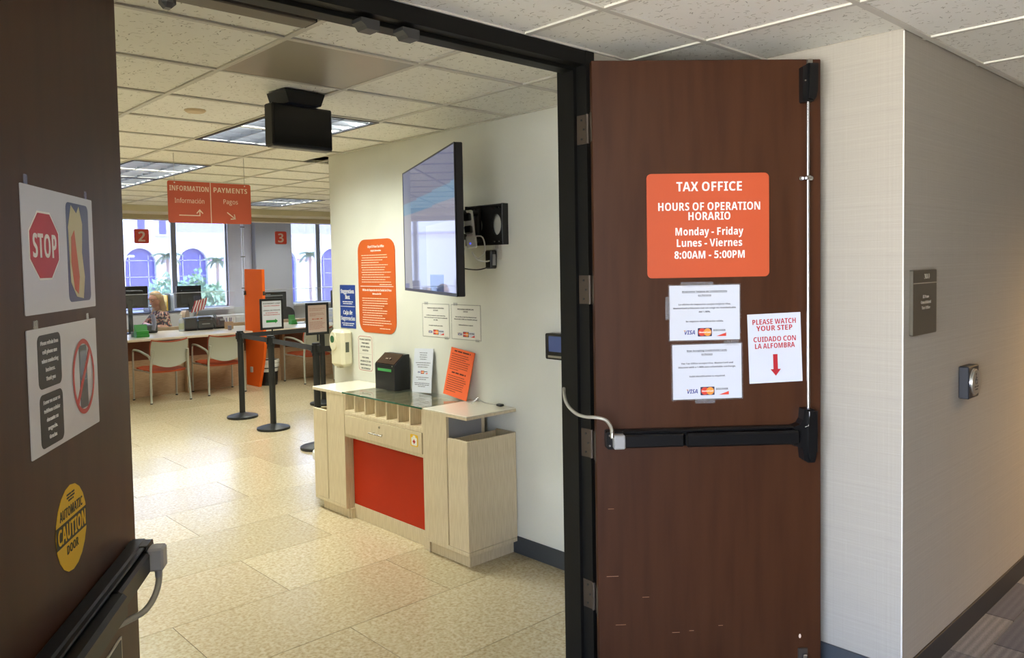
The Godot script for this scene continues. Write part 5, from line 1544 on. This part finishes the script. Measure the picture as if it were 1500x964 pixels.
func build_staff_area() -> void:
	var CT := 0.806
	var o := monitor(V(3.73, CT, -12.08), 0, 0.52, 0.32, 0.365, "black monitor at left edge of the counter hiding the woman's face")
	o = monitor(V(5.12, 1.042, -13.48), 8, 0.44, 0.36, 0.045, "black monitor on the grey credenza by the window mullion")
	o = monitor(V(5.93, CT, -12.1), 0, 0.52, 0.31, 0.215, "black monitor behind the payment line sign")
	part(o, "maker_mark", MB.new().bb(V(-0.1, 0.48, 0.0125), V(-0.02, 0.492, 0.0135)), M.greybox)
	o = monitor(V(7.28, CT, -12.1), 0, 0.5, 0.3, 0.21, "black monitor at the right end beside the office wall")
	o = thing("credenza", "grey storage credenza with dark top below the left window", "credenza", V(3.2, 0, -13.62))
	part(o, "body", MB.new().bb(V(0, 0, -0.25), V(1.95, 1.01, 0.25), 0.004), M.cabinet_grey)
	part(o, "top", MB.new().bb(V(-0.01, 1.01, -0.26), V(1.96, 1.04, 0.262), 0.004), mat(C8(70, 76, 104), 0.4))
	for k in 3:
		var d := part(o, "door", MB.new().bb(V(0.03 + 0.635 * k, 0.06, 0.25), V(0.645 + 0.635 * k, 0.98, 0.266), 0.003), mat(C8(214, 214, 214), 0.5))
		part(d, "handle", MB.new().box(V(0.58 + 0.635 * k, 0.8, 0.275), V(0.012, 0.1, 0.012), 0.003), M.steel)
	o = thing("radiator_cabinet", "low white cabinet under the window right of the credenza", "cabinet", V(5.2, 0, -13.78))
	part(o, "body", MB.new().bb(V(0, 0, -0.18), V(1.2, 0.9, 0.12), 0.004), mat(C8(222, 222, 222), 0.5))
	for k in 3: part(o, "panel", MB.new().bb(V(0.02 + 0.39 * k, 0.05, 0.12), V(0.38 + 0.39 * k, 0.86, 0.132), 0.003), mat(C8(216, 216, 218), 0.5))
	# file trays and folders on the credenza
	o = thing("file_trays", "stack of dark blue file trays on the credenza", "file tray", V(4.55, 1.042, -13.5))
	for k in 3:
		part(o, "tray", MB.new().bb(V(-0.12, 0.055 * k, -0.14), V(0.12, 0.055 * k + 0.008, 0.14), 0.002).bb(V(-0.12, 0.055 * k, -0.14), V(-0.112, 0.055 * k + 0.05, 0.14)).bb(V(0.112, 0.055 * k, -0.14), V(0.12, 0.055 * k + 0.05, 0.14)), mat(C8(36, 42, 84), 0.5))
		part(o, "papers", MB.new().bb(V(-0.1, 0.055 * k + 0.008, -0.12), V(0.1, 0.055 * k + 0.024, 0.138), 0.001), M.paper)
	o = thing("folder_holder", "upright folders in yellow and grey on the credenza", "folders", V(4.78, 1.042, -13.5))
	for k in 4:
		part(o, "folder", MB.new().box(V(-0.045 + 0.035 * k, 0.13 + 0.01 * (k % 2), 0.0), V(0.014, 0.26 + 0.02 * (k % 2), 0.2), 0.002), [M.yellow, mat(C8(60, 62, 70), 0.6), mat(C8(190, 200, 214), 0.5), mat(C8(222, 226, 232), 0.4)][k])
	o = thing("pencil_cup", "white cup of yellow notes on the credenza", "cup", V(4.55, 1.212, -13.45))
	part(o, "cup", MB.new().lathe([[0.0, 0.0], [0.035, 0.0], [0.042, 0.09], [0.038, 0.09], [0.03, 0.01]], 16), M.cable_white)
	part(o, "notes", MB.new().box(V(0, 0.1, 0), V(0.045, 0.06, 0.045), 0.004), M.yellow)
	# things standing on the counter
	for q in [[3.63, -11.32, "green brochure holder at the left end of the counter", 0.16, 0.17], [6.1, -11.75, "small green card holder beside the payment line sign", 0.09, 0.15]]:
		o = thing("brochure_holder", q[2], "brochure holder", V(q[0], CT, q[1]), 0.0, "green brochure holders")
		var w: float = q[3]
		var h: float = q[4]
		var m := MB.new()
		m.xf = Transform3D(Basis(V(0, 0, 1), Vector3.UP, V(-1, 0, 0)), Vector3.ZERO)
		m.prism(PackedVector2Array([Vector2(0.06, 0), Vector2(0.08, h * 0.5), Vector2(0.03, h * 0.5), Vector2(0.0, h), Vector2(-0.03, h), Vector2(-0.03, 0)]), -w / 2, w / 2)
		part(o, "holder", m, M.green)
		part(o, "front_lip", MB.new().bb(V(-w / 2 - 0.004, 0.0, 0.055), V(w / 2 + 0.004, h * 0.22, 0.09), 0.004), M.green)
	o = thing("desk_phone", "dark desk telephone with grey handset beside the left monitor", "telephone", V(3.97, CT, -12.0))
	part(o, "base", MB.new().bb(V(-0.11, 0.0, -0.09), V(0.09, 0.12, 0.09), 0.014), M.plastic_black)
	part(o, "handset", MB.new().tube(smooth([V(0.02, 0.04, 0.1), V(0.035, 0.12, 0.105), V(0.035, 0.2, 0.1), V(0.015, 0.27, 0.09)], 4), 0.028, 10), mat(C8(150, 150, 176), 0.4))
	o = thing("sanitizer_bottle", "clear sanitizer bottle with white pump on the counter", "bottle", V(4.375, CT, -11.85))
	part(o, "body", MB.new().lathe([[0.0, 0.0], [0.036, 0.0], [0.038, 0.01], [0.038, 0.15], [0.03, 0.175], [0.014, 0.19]], 20), mat(C8(214, 220, 226), 0.15))
	part(o, "label", MB.new().lathe([[0.0385, 0.03], [0.0385, 0.12]], 20), mat(C8(196, 204, 170), 0.5))
	part(o, "pump", MB.new().cyl(V(0, 0.19, 0), V(0, 0.225, 0), 0.012, -1, 12).cyl(V(0, 0.225, 0), V(0, 0.25, 0), 0.005, -1, 8).box(V(-0.012, 0.255, 0.0), V(0.05, 0.012, 0.018), 0.004), M.white_ink)
	o = thing("card_terminal_box", "matte black box beside the sanitizer bottle", "box", V(4.51, CT, -11.9))
	part(o, "body", MB.new().bb(V(-0.09, 0.0, -0.08), V(0.085, 0.19, 0.08), 0.006), M.plastic_black)
	part(o, "top_buttons", MB.new().box(V(0.02, 0.193, 0.0), V(0.12, 0.008, 0.06), 0.003), M.greybox)
	o = thing("receipt_printer", "low black receipt printer under the small flag", "printer", V(4.73, CT, -11.92))
	part(o, "body", MB.new().bb(V(-0.115, 0.0, -0.1), V(0.115, 0.15, 0.1), 0.012), M.plastic_black)
	part(o, "cover", MB.new().bb(V(-0.1, 0.15, -0.08), V(0.11, 0.196, 0.06), 0.014), M.plastic_black)
	part(o, "paper_slot", MB.new().bb(V(-0.06, 0.085, 0.1), V(0.06, 0.095, 0.102)), M.greybox)
	o = thing("desk_flag", "small striped flag drooping from a stick on the counter", "flag", V(4.6, 1.0, -11.86))
	part(o, "stick", MB.new().cyl(V(0.0, 0.0, 0.0), V(0.1, 0.3, 0.0), 0.004, -1, 6), M.gold)
	var rd := mat(C8(186, 40, 56), 0.7)
	for k in 9:
		var m := MB.new()
		var x0 := -0.085 + 0.0215 * k
		for j in 4:
			var t0 := j / 4.0
			var t1 := (j + 1) / 4.0
			var p0 := V(x0 + 0.01 + 0.055 * (1 - t0), 0.245 - 0.175 * t0 + 0.045 * (k / 9.0), 0.012 + 0.012 * sin(t0 * 5 + k * 0.7))
			var p1 := V(x0 + 0.01 + 0.055 * (1 - t1), 0.245 - 0.175 * t1 + 0.045 * (k / 9.0), 0.012 + 0.012 * sin(t1 * 5 + k * 0.7))
			m.quad(p0, p1, p1 + V(0.0215, 0.005, 0.002), p0 + V(0.0215, 0.005, 0.002))
			m.quad(p0 + V(0, 0, -0.002), p0 + V(0.0215, 0.005, 0), p1 + V(0.0215, 0.005, 0), p1 + V(0, 0, -0.002))
		part(o, "stripe", m, rd if k % 2 == 0 else M.white_ink)
	part(o, "canton", MB.new().box(V(0.03, 0.29, 0.0), V(0.11, 0.075, 0.014), 0.004), mat(C8(34, 38, 72), 0.7))
	o = thing("desk_phone", "tilted black telephone left of the orange divider", "telephone", V(4.98, CT, -11.95))
	var ph := MB.new()
	ph.xf = Transform3D(Basis(V(0, 0, 1), Vector3.UP, V(-1, 0, 0)), Vector3.ZERO)
	ph.prism(PackedVector2Array([Vector2(0.1, 0.0), Vector2(0.1, 0.03), Vector2(-0.06, 0.17), Vector2(-0.1, 0.17), Vector2(-0.1, 0.0)]), -0.09, 0.09)
	part(o, "body", ph, M.plastic_black)
	part(o, "handset", MB.new().tube(smooth([V(-0.05, 0.06, 0.09), V(-0.055, 0.14, 0.06), V(-0.05, 0.2, -0.04)], 4), 0.022, 8), M.plastic_black)
	part(o, "display", MB.new().box(V(0.04, 0.13, 0.02), V(0.06, 0.03, 0.02), 0.004), M.greybox)
	o = thing("pen_box", "small light wooden pen box near the orange divider", "box", V(5.03, CT, -11.7))
	part(o, "box", MB.new().bb(V(-0.05, 0.0, -0.05), V(0.05, 0.11, 0.05), 0.004), mat(C8(186, 154, 118), 0.6))
	for k in 4: part(o, "pen", MB.new().cyl(V(-0.03 + 0.02 * k, 0.08, 0), V(-0.04 + 0.026 * k, 0.17, 0.01), 0.005, -1, 6), [M.blue, M.white_ink, M.plastic_black, M.visa][k])
	o = thing("notebook", "open notebook lying beside the green card holder", "notebook", V(6.38, CT, -11.85), 12)
	part(o, "pages", MB.new().bb(V(-0.16, 0.0, -0.11), V(0.16, 0.015, 0.11), 0.003), M.paper)
	part(o, "pen", MB.new().cyl(V(-0.05, 0.021, 0.05), V(0.09, 0.021, 0.09), 0.005, -1, 8), M.plastic_black)
	o = thing("paper_stack", "stack of white papers at the right end of the counter", "papers", V(6.85, CT, -11.72))
	for k in 5: part(o, "ream", MB.new().box(V(0.006 * (k % 3), 0.022 + 0.044 * k, 0.004 * (k % 2)), V(0.24, 0.042, 0.3), 0.003), [M.paper, M.cable_white][k % 2])
	# staff chairs
	o = thing("office_chair", "black staff chair behind the payment line sign", "chair", V(6.55, 0, -12.75))
	office_chair(o, M.plastic_black, 0.5, 0.36)
	o = thing("office_chair", "tan staff chair behind the seated woman", "chair", V(4.5, 0, -12.78), -120)
	office_chair(o, mat(C8(168, 144, 122), 0.8), 0.44, 0.4)
	# waste bins
	o = thing("waste_bin", "round black waste bin with white liner next to the orange divider", "waste bin", V(5.27, 0, -10.93))
	part(o, "tub", MB.new().lathe([[0.0, 0.0], [0.125, 0.0], [0.15, 0.36], [0.145, 0.36], [0.12, 0.02], [0.0, 0.02]], 28), M.plastic_black)
	part(o, "liner", MB.new().lathe([[0.138, 0.27], [0.156, 0.265], [0.16, 0.3], [0.154, 0.315], [0.163, 0.335], [0.16, 0.372], [0.148, 0.374], [0.14, 0.2]], 28), M.liner)
	o = thing("waste_bin", "black waste bin with pale liner behind the reception cabinet", "waste bin", V(3.05, 0, -5.27))
	part(o, "tub", MB.new().lathe([[0.0, 0.0], [0.115, 0.0], [0.15, 0.31], [0.145, 0.31], [0.11, 0.02], [0.0, 0.02]], 28), M.plastic_black)
	part(o, "liner", MB.new().lathe([[0.149, 0.275], [0.158, 0.27], [0.162, 0.3], [0.157, 0.322], [0.145, 0.324], [0.13, 0.2]], 28), M.liner)

func office_chair(o: Node3D, m: Material, w: float, h: float) -> void:      # back towards -z side
	part(o, "seat", MB.new().bb(V(-w / 2, 0.42, -0.22), V(w / 2, 0.5, 0.24), 0.03), m)
	var b := MB.new()
	b.prism(rr(w, h + 0.1, 0.14, 8, 0.0, 0.62 + h / 2), -0.3, -0.23)
	part(o, "backrest", b, m)
	part(o, "back_stem", MB.new().tube([V(0, 0.45, -0.2), V(0, 0.5, -0.32), V(0, 0.8, -0.31)], 0.02, 8), M.plastic_black)
	part(o, "column", MB.new().cyl(V(0, 0.08, 0), V(0, 0.42, 0), 0.028, -1, 12), M.plastic_black)
	for k in 5:
		var a := TAU * k / 5
		var l := part(o, "base_arm", MB.new().tube([V(0, 0.1, 0), V(cos(a) * 0.28, 0.065, sin(a) * 0.28)], 0.022, 8, 0.015), M.plastic_black)
		part(l, "caster", MB.new().cyl(V(cos(a) * 0.28 - sin(a) * 0.015, 0.028, sin(a) * 0.28 + cos(a) * 0.015), V(cos(a) * 0.28 + sin(a) * 0.015, 0.028, sin(a) * 0.28 - cos(a) * 0.015), 0.028, -1, 12), M.plastic_black)

# ------------------------------------------------------------------ a person from smooth-joined capsules, meshed as surface nets
func field(p: Vector3, bones: Array, k: float) -> float:
	var d := 1e9
	for b in bones:
		var a: Vector3 = b[0]
		var ab: Vector3 = b[1]
		var t := clampf((p - a).dot(ab) * b[4], 0.0, 1.0)
		var q := (p - a - ab * t).length() - lerpf(b[2], b[3], t)
		var h := maxf(k - absf(d - q), 0.0) / k
		d = minf(d, q) - h * h * k * 0.25
	return d
func bone(a: Vector3, b: Vector3, ra: float, rb: float) -> Array:
	return [a, b - a, ra, rb, 1.0 / maxf(1e-9, (b - a).length_squared())]
func nets(m: MB, bones: Array, cell: float, k := 0.02) -> void:
	var lo := Vector3(1e9, 1e9, 1e9)
	var hi := -lo
	for b in bones:
		var r: float = maxf(b[2], b[3]) + cell * 2
		for e in [b[0], b[0] + b[1]]:
			lo = lo.min(e - Vector3.ONE * r); hi = hi.max(e + Vector3.ONE * r)
	var n := Vector3i(((hi - lo) / cell).ceil()) + Vector3i.ONE
	var val := PackedFloat32Array()
	val.resize(n.x * n.y * n.z)
	val.fill(1.0)
	for b in bones:      # mark cells near a bone, then evaluate the joined field there
		var r: float = maxf(b[2], b[3]) + cell * 2.5
		var a: Vector3 = b[0]
		var e: Vector3 = b[0] + b[1]
		var c0 := Vector3i(((a.min(e) - Vector3.ONE * r - lo) / cell).floor()).clamp(Vector3i.ZERO, n - Vector3i.ONE)
		var c1 := Vector3i(((a.max(e) + Vector3.ONE * r - lo) / cell).ceil()).clamp(Vector3i.ZERO, n - Vector3i.ONE)
		for z in range(c0.z, c1.z + 1):
			for y in range(c0.y, c1.y + 1):
				for x in range(c0.x, c1.x + 1):
					var i := x + n.x * (y + n.y * z)
					if val[i] == 1.0: val[i] = field(lo + Vector3(x, y, z) * cell, bones, k)
	var idx := {}
	var s0 := m.v.size()
	var offs := [Vector3i(0, 0, 0), Vector3i(1, 0, 0), Vector3i(0, 1, 0), Vector3i(1, 1, 0), Vector3i(0, 0, 1), Vector3i(1, 0, 1), Vector3i(0, 1, 1), Vector3i(1, 1, 1)]
	var eds := [[0, 1], [2, 3], [4, 5], [6, 7], [0, 2], [1, 3], [4, 6], [5, 7], [0, 4], [1, 5], [2, 6], [3, 7]]
	for z in n.z - 1:
		for y in n.y - 1:
			for x in n.x - 1:
				var i := x + n.x * (y + n.y * z)
				var cs := [val[i], val[i + 1], val[i + n.x], val[i + n.x + 1], val[i + n.x * n.y], val[i + n.x * n.y + 1], val[i + n.x * n.y + n.x], val[i + n.x * n.y + n.x + 1]]
				var neg := 0
				for c in cs:
					if c < 0: neg += 1
				if neg == 0 or neg == 8: continue
				var p := Vector3.ZERO
				var cnt := 0
				for e in eds:
					var va: float = cs[e[0]]
					var vb: float = cs[e[1]]
					if (va < 0) != (vb < 0):
						p += Vector3(offs[e[0]]).lerp(Vector3(offs[e[1]]), va / (va - vb)); cnt += 1
				p = lo + (Vector3(x, y, z) + p / cnt) * cell
				var h := cell * 0.5
				var f0 := field(p, bones, k)
				var nn := Vector3(field(p + Vector3(h, 0, 0), bones, k) - f0, field(p + Vector3(0, h, 0), bones, k) - f0, field(p + Vector3(0, 0, h), bones, k) - f0).normalized()
				idx[i] = m.vert(p, nn)
	var st := [1, n.x, n.x * n.y]
	for i in idx.keys():
		var z: int = i / (n.x * n.y)
		var y: int = (i / n.x) % n.y
		var x: int = i % n.x
		for ax in 3:
			var a: int = st[(ax + 1) % 3]
			var b: int = st[(ax + 2) % 3]
			if i - a - b < 0: continue
			var v0 := val[i]
			var v1 := val[i + st[ax]]
			if (v0 < 0) == (v1 < 0): continue
			if not (idx.has(i - a) and idx.has(i - b) and idx.has(i - a - b)): continue
			var q := [idx[i], idx[i - a], idx[i - a - b], idx[i - b]]
			if v0 < 0:
				m.tri(q[0], q[1], q[2]); m.tri(q[0], q[2], q[3])
			else:
				m.tri(q[0], q[2], q[1]); m.tri(q[0], q[3], q[2])

func build_person() -> void:
	var o := thing("person", "woman with long blond hair in a floral dress working behind the counter", "person", V(4.42, 0, -12.78))
	var sk := MB.new()
	var sh := V(-0.02, 1.03, 0.0)
	var body := [bone(V(0.03, 0.56, 0), V(0.0, 0.78, 0), 0.13, 0.115), bone(V(0.0, 0.78, 0), V(-0.02, 0.98, 0), 0.115, 0.125),
		bone(V(-0.03, 1.0, -0.14), V(-0.03, 1.0, 0.14), 0.06, 0.06), bone(V(-0.03, 1.02, 0), V(-0.07, 1.17, 0.01), 0.052, 0.046),
		bone(V(-0.03, 1.0, 0.17), V(0.0, 0.82, 0.27), 0.05, 0.04), bone(V(0.0, 0.82, 0.27), V(-0.2, 0.868, 0.45), 0.038, 0.026),
		bone(V(-0.05, 1.0, -0.17), V(-0.2, 0.84, -0.2), 0.05, 0.04), bone(V(-0.2, 0.84, -0.2), V(-0.3, 0.895, 0.16), 0.038, 0.027), bone(V(-0.3, 0.895, 0.16), V(-0.32, 0.89, 0.38), 0.027, 0.023),
		bone(V(0.02, 0.56, 0.09), V(-0.4, 0.54, 0.11), 0.085, 0.06), bone(V(-0.4, 0.54, 0.11), V(-0.38, 0.1, 0.11), 0.055, 0.04), bone(V(-0.38, 0.06, 0.11), V(-0.54, 0.04, 0.12), 0.038, 0.03),
		bone(V(0.02, 0.56, -0.09), V(-0.4, 0.54, -0.11), 0.085, 0.06), bone(V(-0.4, 0.54, -0.11), V(-0.38, 0.1, -0.11), 0.055, 0.04), bone(V(-0.38, 0.06, -0.11), V(-0.54, 0.04, -0.12), 0.038, 0.03)]
	nets(sk, body, 0.016)
	# head, turned towards the screen on the viewer's left
	var hc := V(-0.1, 1.25, 0.03)
	var F := V(-0.86, -0.12, 0.48).normalized()
	var U := V(-0.1, 0.99, 0.06).normalized()
	var R := F.cross(U).normalized()
	var P := func(f: float, u: float, r: float) -> Vector3: return hc + F * f + U * u + R * r
	var head := [bone(P.call(-0.025, 0.03, 0), P.call(0.02, 0.03, 0), 0.083, 0.078), bone(P.call(0.02, 0.0, 0), P.call(0.045, -0.07, 0), 0.062, 0.036), bone(P.call(0.02, -0.04, -0.03), P.call(0.02, -0.04, 0.03), 0.045, 0.045),
		bone(P.call(0.092, 0.018, 0), P.call(0.108, -0.014, 0), 0.008, 0.013), bone(P.call(0.088, -0.048, -0.018), P.call(0.088, -0.048, 0.018), 0.007, 0.007), bone(P.call(0.085, 0.036, -0.035), P.call(0.085, 0.036, 0.035), 0.012, 0.012),
		bone(P.call(-0.01, 0.005, 0.078), P.call(-0.015, -0.02, 0.076), 0.016, 0.01), bone(P.call(-0.01, 0.005, -0.078), P.call(-0.015, -0.02, -0.076), 0.016, 0.01), bone(P.call(-0.02, -0.06, 0), P.call(-0.01, -0.12, 0), 0.048, 0.048)]
	nets(sk, head, 0.007, 0.014)
	# hands resting on the counter: palm, four unequal fingers, thumb from the side
	for q in [[V(-0.2, 0.868, 0.45), V(-0.78, -0.02, 0.62), V(0.62, 0, 0.78)], [V(-0.32, 0.89, 0.38), V(-0.1, -0.08, 0.99), V(-0.99, 0, -0.1)]]:
		var w: Vector3 = q[0]
		var d: Vector3 = q[1].normalized()
		var s: Vector3 = q[2].normalized()
		var hb := [bone(w, w + d * 0.03, 0.024, 0.022)]
		for k in 4:
			var off := s * (0.027 - 0.018 * k)
			var L: float = [0.068, 0.078, 0.072, 0.056][k]
			var a := w + d * 0.085 + off
			hb.append(bone(w + d * 0.02 + off * 0.7, a, 0.014, 0.012))
			hb.append(bone(a, a + d * L * 0.5 + V(0, 0.006, 0), 0.0095, 0.009))
			hb.append(bone(a + d * L * 0.5 + V(0, 0.006, 0), a + d * L * 0.95 + V(0, -0.012, 0), 0.009, 0.0075))
		hb.append(bone(w + d * 0.03 + s * 0.02, w + d * 0.06 + s * 0.05, 0.013, 0.0105))
		hb.append(bone(w + d * 0.06 + s * 0.05, w + d * 0.095 + s * 0.055, 0.0105, 0.0085))
		nets(sk, hb, 0.005, 0.006)
	part(o, "body", sk, M.skin)
	for r in [-0.033, 0.033]:
		part(o, "eye", MB.new().lathe([[0.0, -0.009], [0.006, -0.007], [0.009, 0.0], [0.006, 0.007], [0.0, 0.009]], 10, P.call(0.086, 0.018, r)), M.white_ink)
		part(o, "pupil", MB.new().lathe([[0.0, -0.005], [0.005, 0.0], [0.0, 0.005]], 8, P.call(0.0935, 0.018, r)), M.plastic_black)
	part(o, "lips", MB.new().tube([P.call(0.089, -0.05, -0.02), P.call(0.096, -0.049, 0), P.call(0.089, -0.05, 0.02)], 0.006, 8), mat(C8(168, 84, 80), 0.5))
	var gl := MB.new()
	for r in [-0.035, 0.035]:
		var ring := []
		for k in 17: ring.append(P.call(0.1, 0.018 + sin(TAU * k / 16) * 0.02, r + cos(TAU * k / 16) * 0.026))
		gl.tube(ring, 0.0022, 6)
		gl.tube([P.call(0.1, 0.022, r * 1.75), P.call(0.0, 0.022, signf(r) * 0.085)], 0.002, 6)
	gl.tube([P.call(0.1, 0.024, -0.01), P.call(0.1, 0.024, 0.01)], 0.002, 6)
	part(o, "glasses", gl, M.plastic_black)
	var hr := MB.new()
	nets(hr, [bone(P.call(-0.02, 0.055, 0), P.call(-0.06, 0.02, 0), 0.09, 0.085), bone(P.call(-0.05, 0.03, 0.05), P.call(-0.07, -0.13, 0.075), 0.05, 0.04), bone(P.call(-0.07, -0.13, 0.075), P.call(-0.02, -0.24, 0.11), 0.042, 0.02),
		bone(P.call(-0.05, 0.03, -0.05), P.call(-0.07, -0.13, -0.075), 0.05, 0.04), bone(P.call(-0.07, -0.13, -0.075), P.call(-0.02, -0.22, -0.1), 0.042, 0.02), bone(P.call(-0.08, 0, 0), P.call(-0.13, -0.2, 0), 0.07, 0.05), bone(P.call(0.03, 0.1, 0.02), P.call(0.015, 0.04, 0.07), 0.03, 0.025), bone(P.call(0.03, 0.1, -0.02), P.call(0.015, 0.04, -0.07), 0.03, 0.025)], 0.009, 0.02)
	part(o, "hair", hr, M.hair)
	var dr := MB.new()
	nets(dr, [bone(V(0.03, 0.55, 0), V(0.0, 0.78, 0), 0.16, 0.132), bone(V(0.0, 0.78, 0), V(-0.02, 0.97, 0), 0.132, 0.14), bone(V(-0.03, 1.0, -0.15), V(-0.03, 1.0, 0.15), 0.07, 0.07),
		bone(V(-0.03, 1.0, 0.17), V(0.0, 0.81, 0.28), 0.066, 0.062), bone(V(-0.05, 1.0, -0.17), V(-0.18, 0.85, -0.2), 0.066, 0.06), bone(V(0.02, 0.56, 0.09), V(-0.36, 0.54, 0.11), 0.105, 0.08), bone(V(0.02, 0.56, -0.09), V(-0.36, 0.54, -0.11), 0.105, 0.08)], 0.016, 0.03)
	var fl := mat(C8(255, 255, 255), 0.8)
	tri(fl, V(3.2, 3.2, 3.2))
	fl.albedo_texture = noise_tex(0.022, [[0.0, C8(30, 34, 48)], [0.42, C8(46, 50, 62)], [0.46, C8(168, 74, 62)], [0.6, C8(186, 96, 84)], [0.64, C8(214, 190, 166)], [1.0, C8(60, 96, 66)]], 256, 2, 71)
	part(o, "dress", dr, fl)

# ================================================================== corridor things
func build_hall_items() -> void:
	var o := plate("room_plaque", "dark bronze room plaque numbered 300 on the corridor wall", "plaque", V(3.325, 1.524, HALLZ), 0, 0.25, 0.255, 0.014, 0.006, M.bronze_plaque)
	part(o, "rule", MB.new().bb(V(-0.122, 0.074, 0.014), V(0.122, 0.0775, 0.0148)), M.plaque_ink)
	txt(o, "300", 0.018, 0.102, 0.02, 0.058, M.plaque_ink, false, 0.014, "Droid Serif")
	txt(o, "El Paso", 0.008, 0.022, 0.0115, 0.062, M.plaque_ink, false, 0.014, "Droid Serif")
	txt(o, "Consolidated", 0.01, 0.0, 0.0115, 0.105, M.plaque_ink, false, 0.014, "Droid Serif")
	txt(o, "Tax Office", 0.01, -0.022, 0.0115, 0.088, M.plaque_ink, false, 0.014, "Droid Serif")
	o = thing("push_button", "black box with round steel accessible door button", "button", V(3.83, 1.15, HALLZ), 0)
	part(o, "box", MB.new().bb(V(-0.068, -0.07, 0.0), V(0.064, 0.072, 0.042), 0.004), mat(C8(32, 34, 40), 0.45))
	part(o, "rim", MB.new().cyl(V(0, 0, 0.042), V(0, 0, 0.047), 0.062, 0.06, 32), M.chrome)
	part(o, "button", MB.new().cyl(V(0, 0, 0.047), V(0, 0, 0.052), 0.056, 0.054, 32), mat(C8(176, 174, 164), 0.4, 0.8))
	var ic := MB.new()
	ic.cyl(V(-0.006, 0.036, 0.052), V(-0.006, 0.036, 0.0528), 0.005, -1, 12)
	ic.bb(V(-0.008, 0.01, 0.052), V(-0.003, 0.03, 0.0528)).bb(V(-0.008, 0.018, 0.052), V(0.009, 0.022, 0.0528)).bb(V(-0.008, 0.008, 0.052), V(0.012, 0.012, 0.0528)).bb(V(0.009, -0.004, 0.052), V(0.013, 0.012, 0.0528))
	var rg := []
	for k in 15: rg.append(V(-0.003 + cos(-0.6 - k * 0.28) * 0.013, 0.005 + sin(-0.6 - k * 0.28) * 0.013, 0.0526))
	ic.tube(rg, 0.0016, 5)
	part(o, "wheelchair_symbol", ic, mat(C8(70, 68, 62), 0.5))
	fine(o, [[-0.019, -0.026, 0.026], [-0.031, -0.018, 0.018]], 0.006, mat(C8(84, 82, 76), 0.5), 0.052)
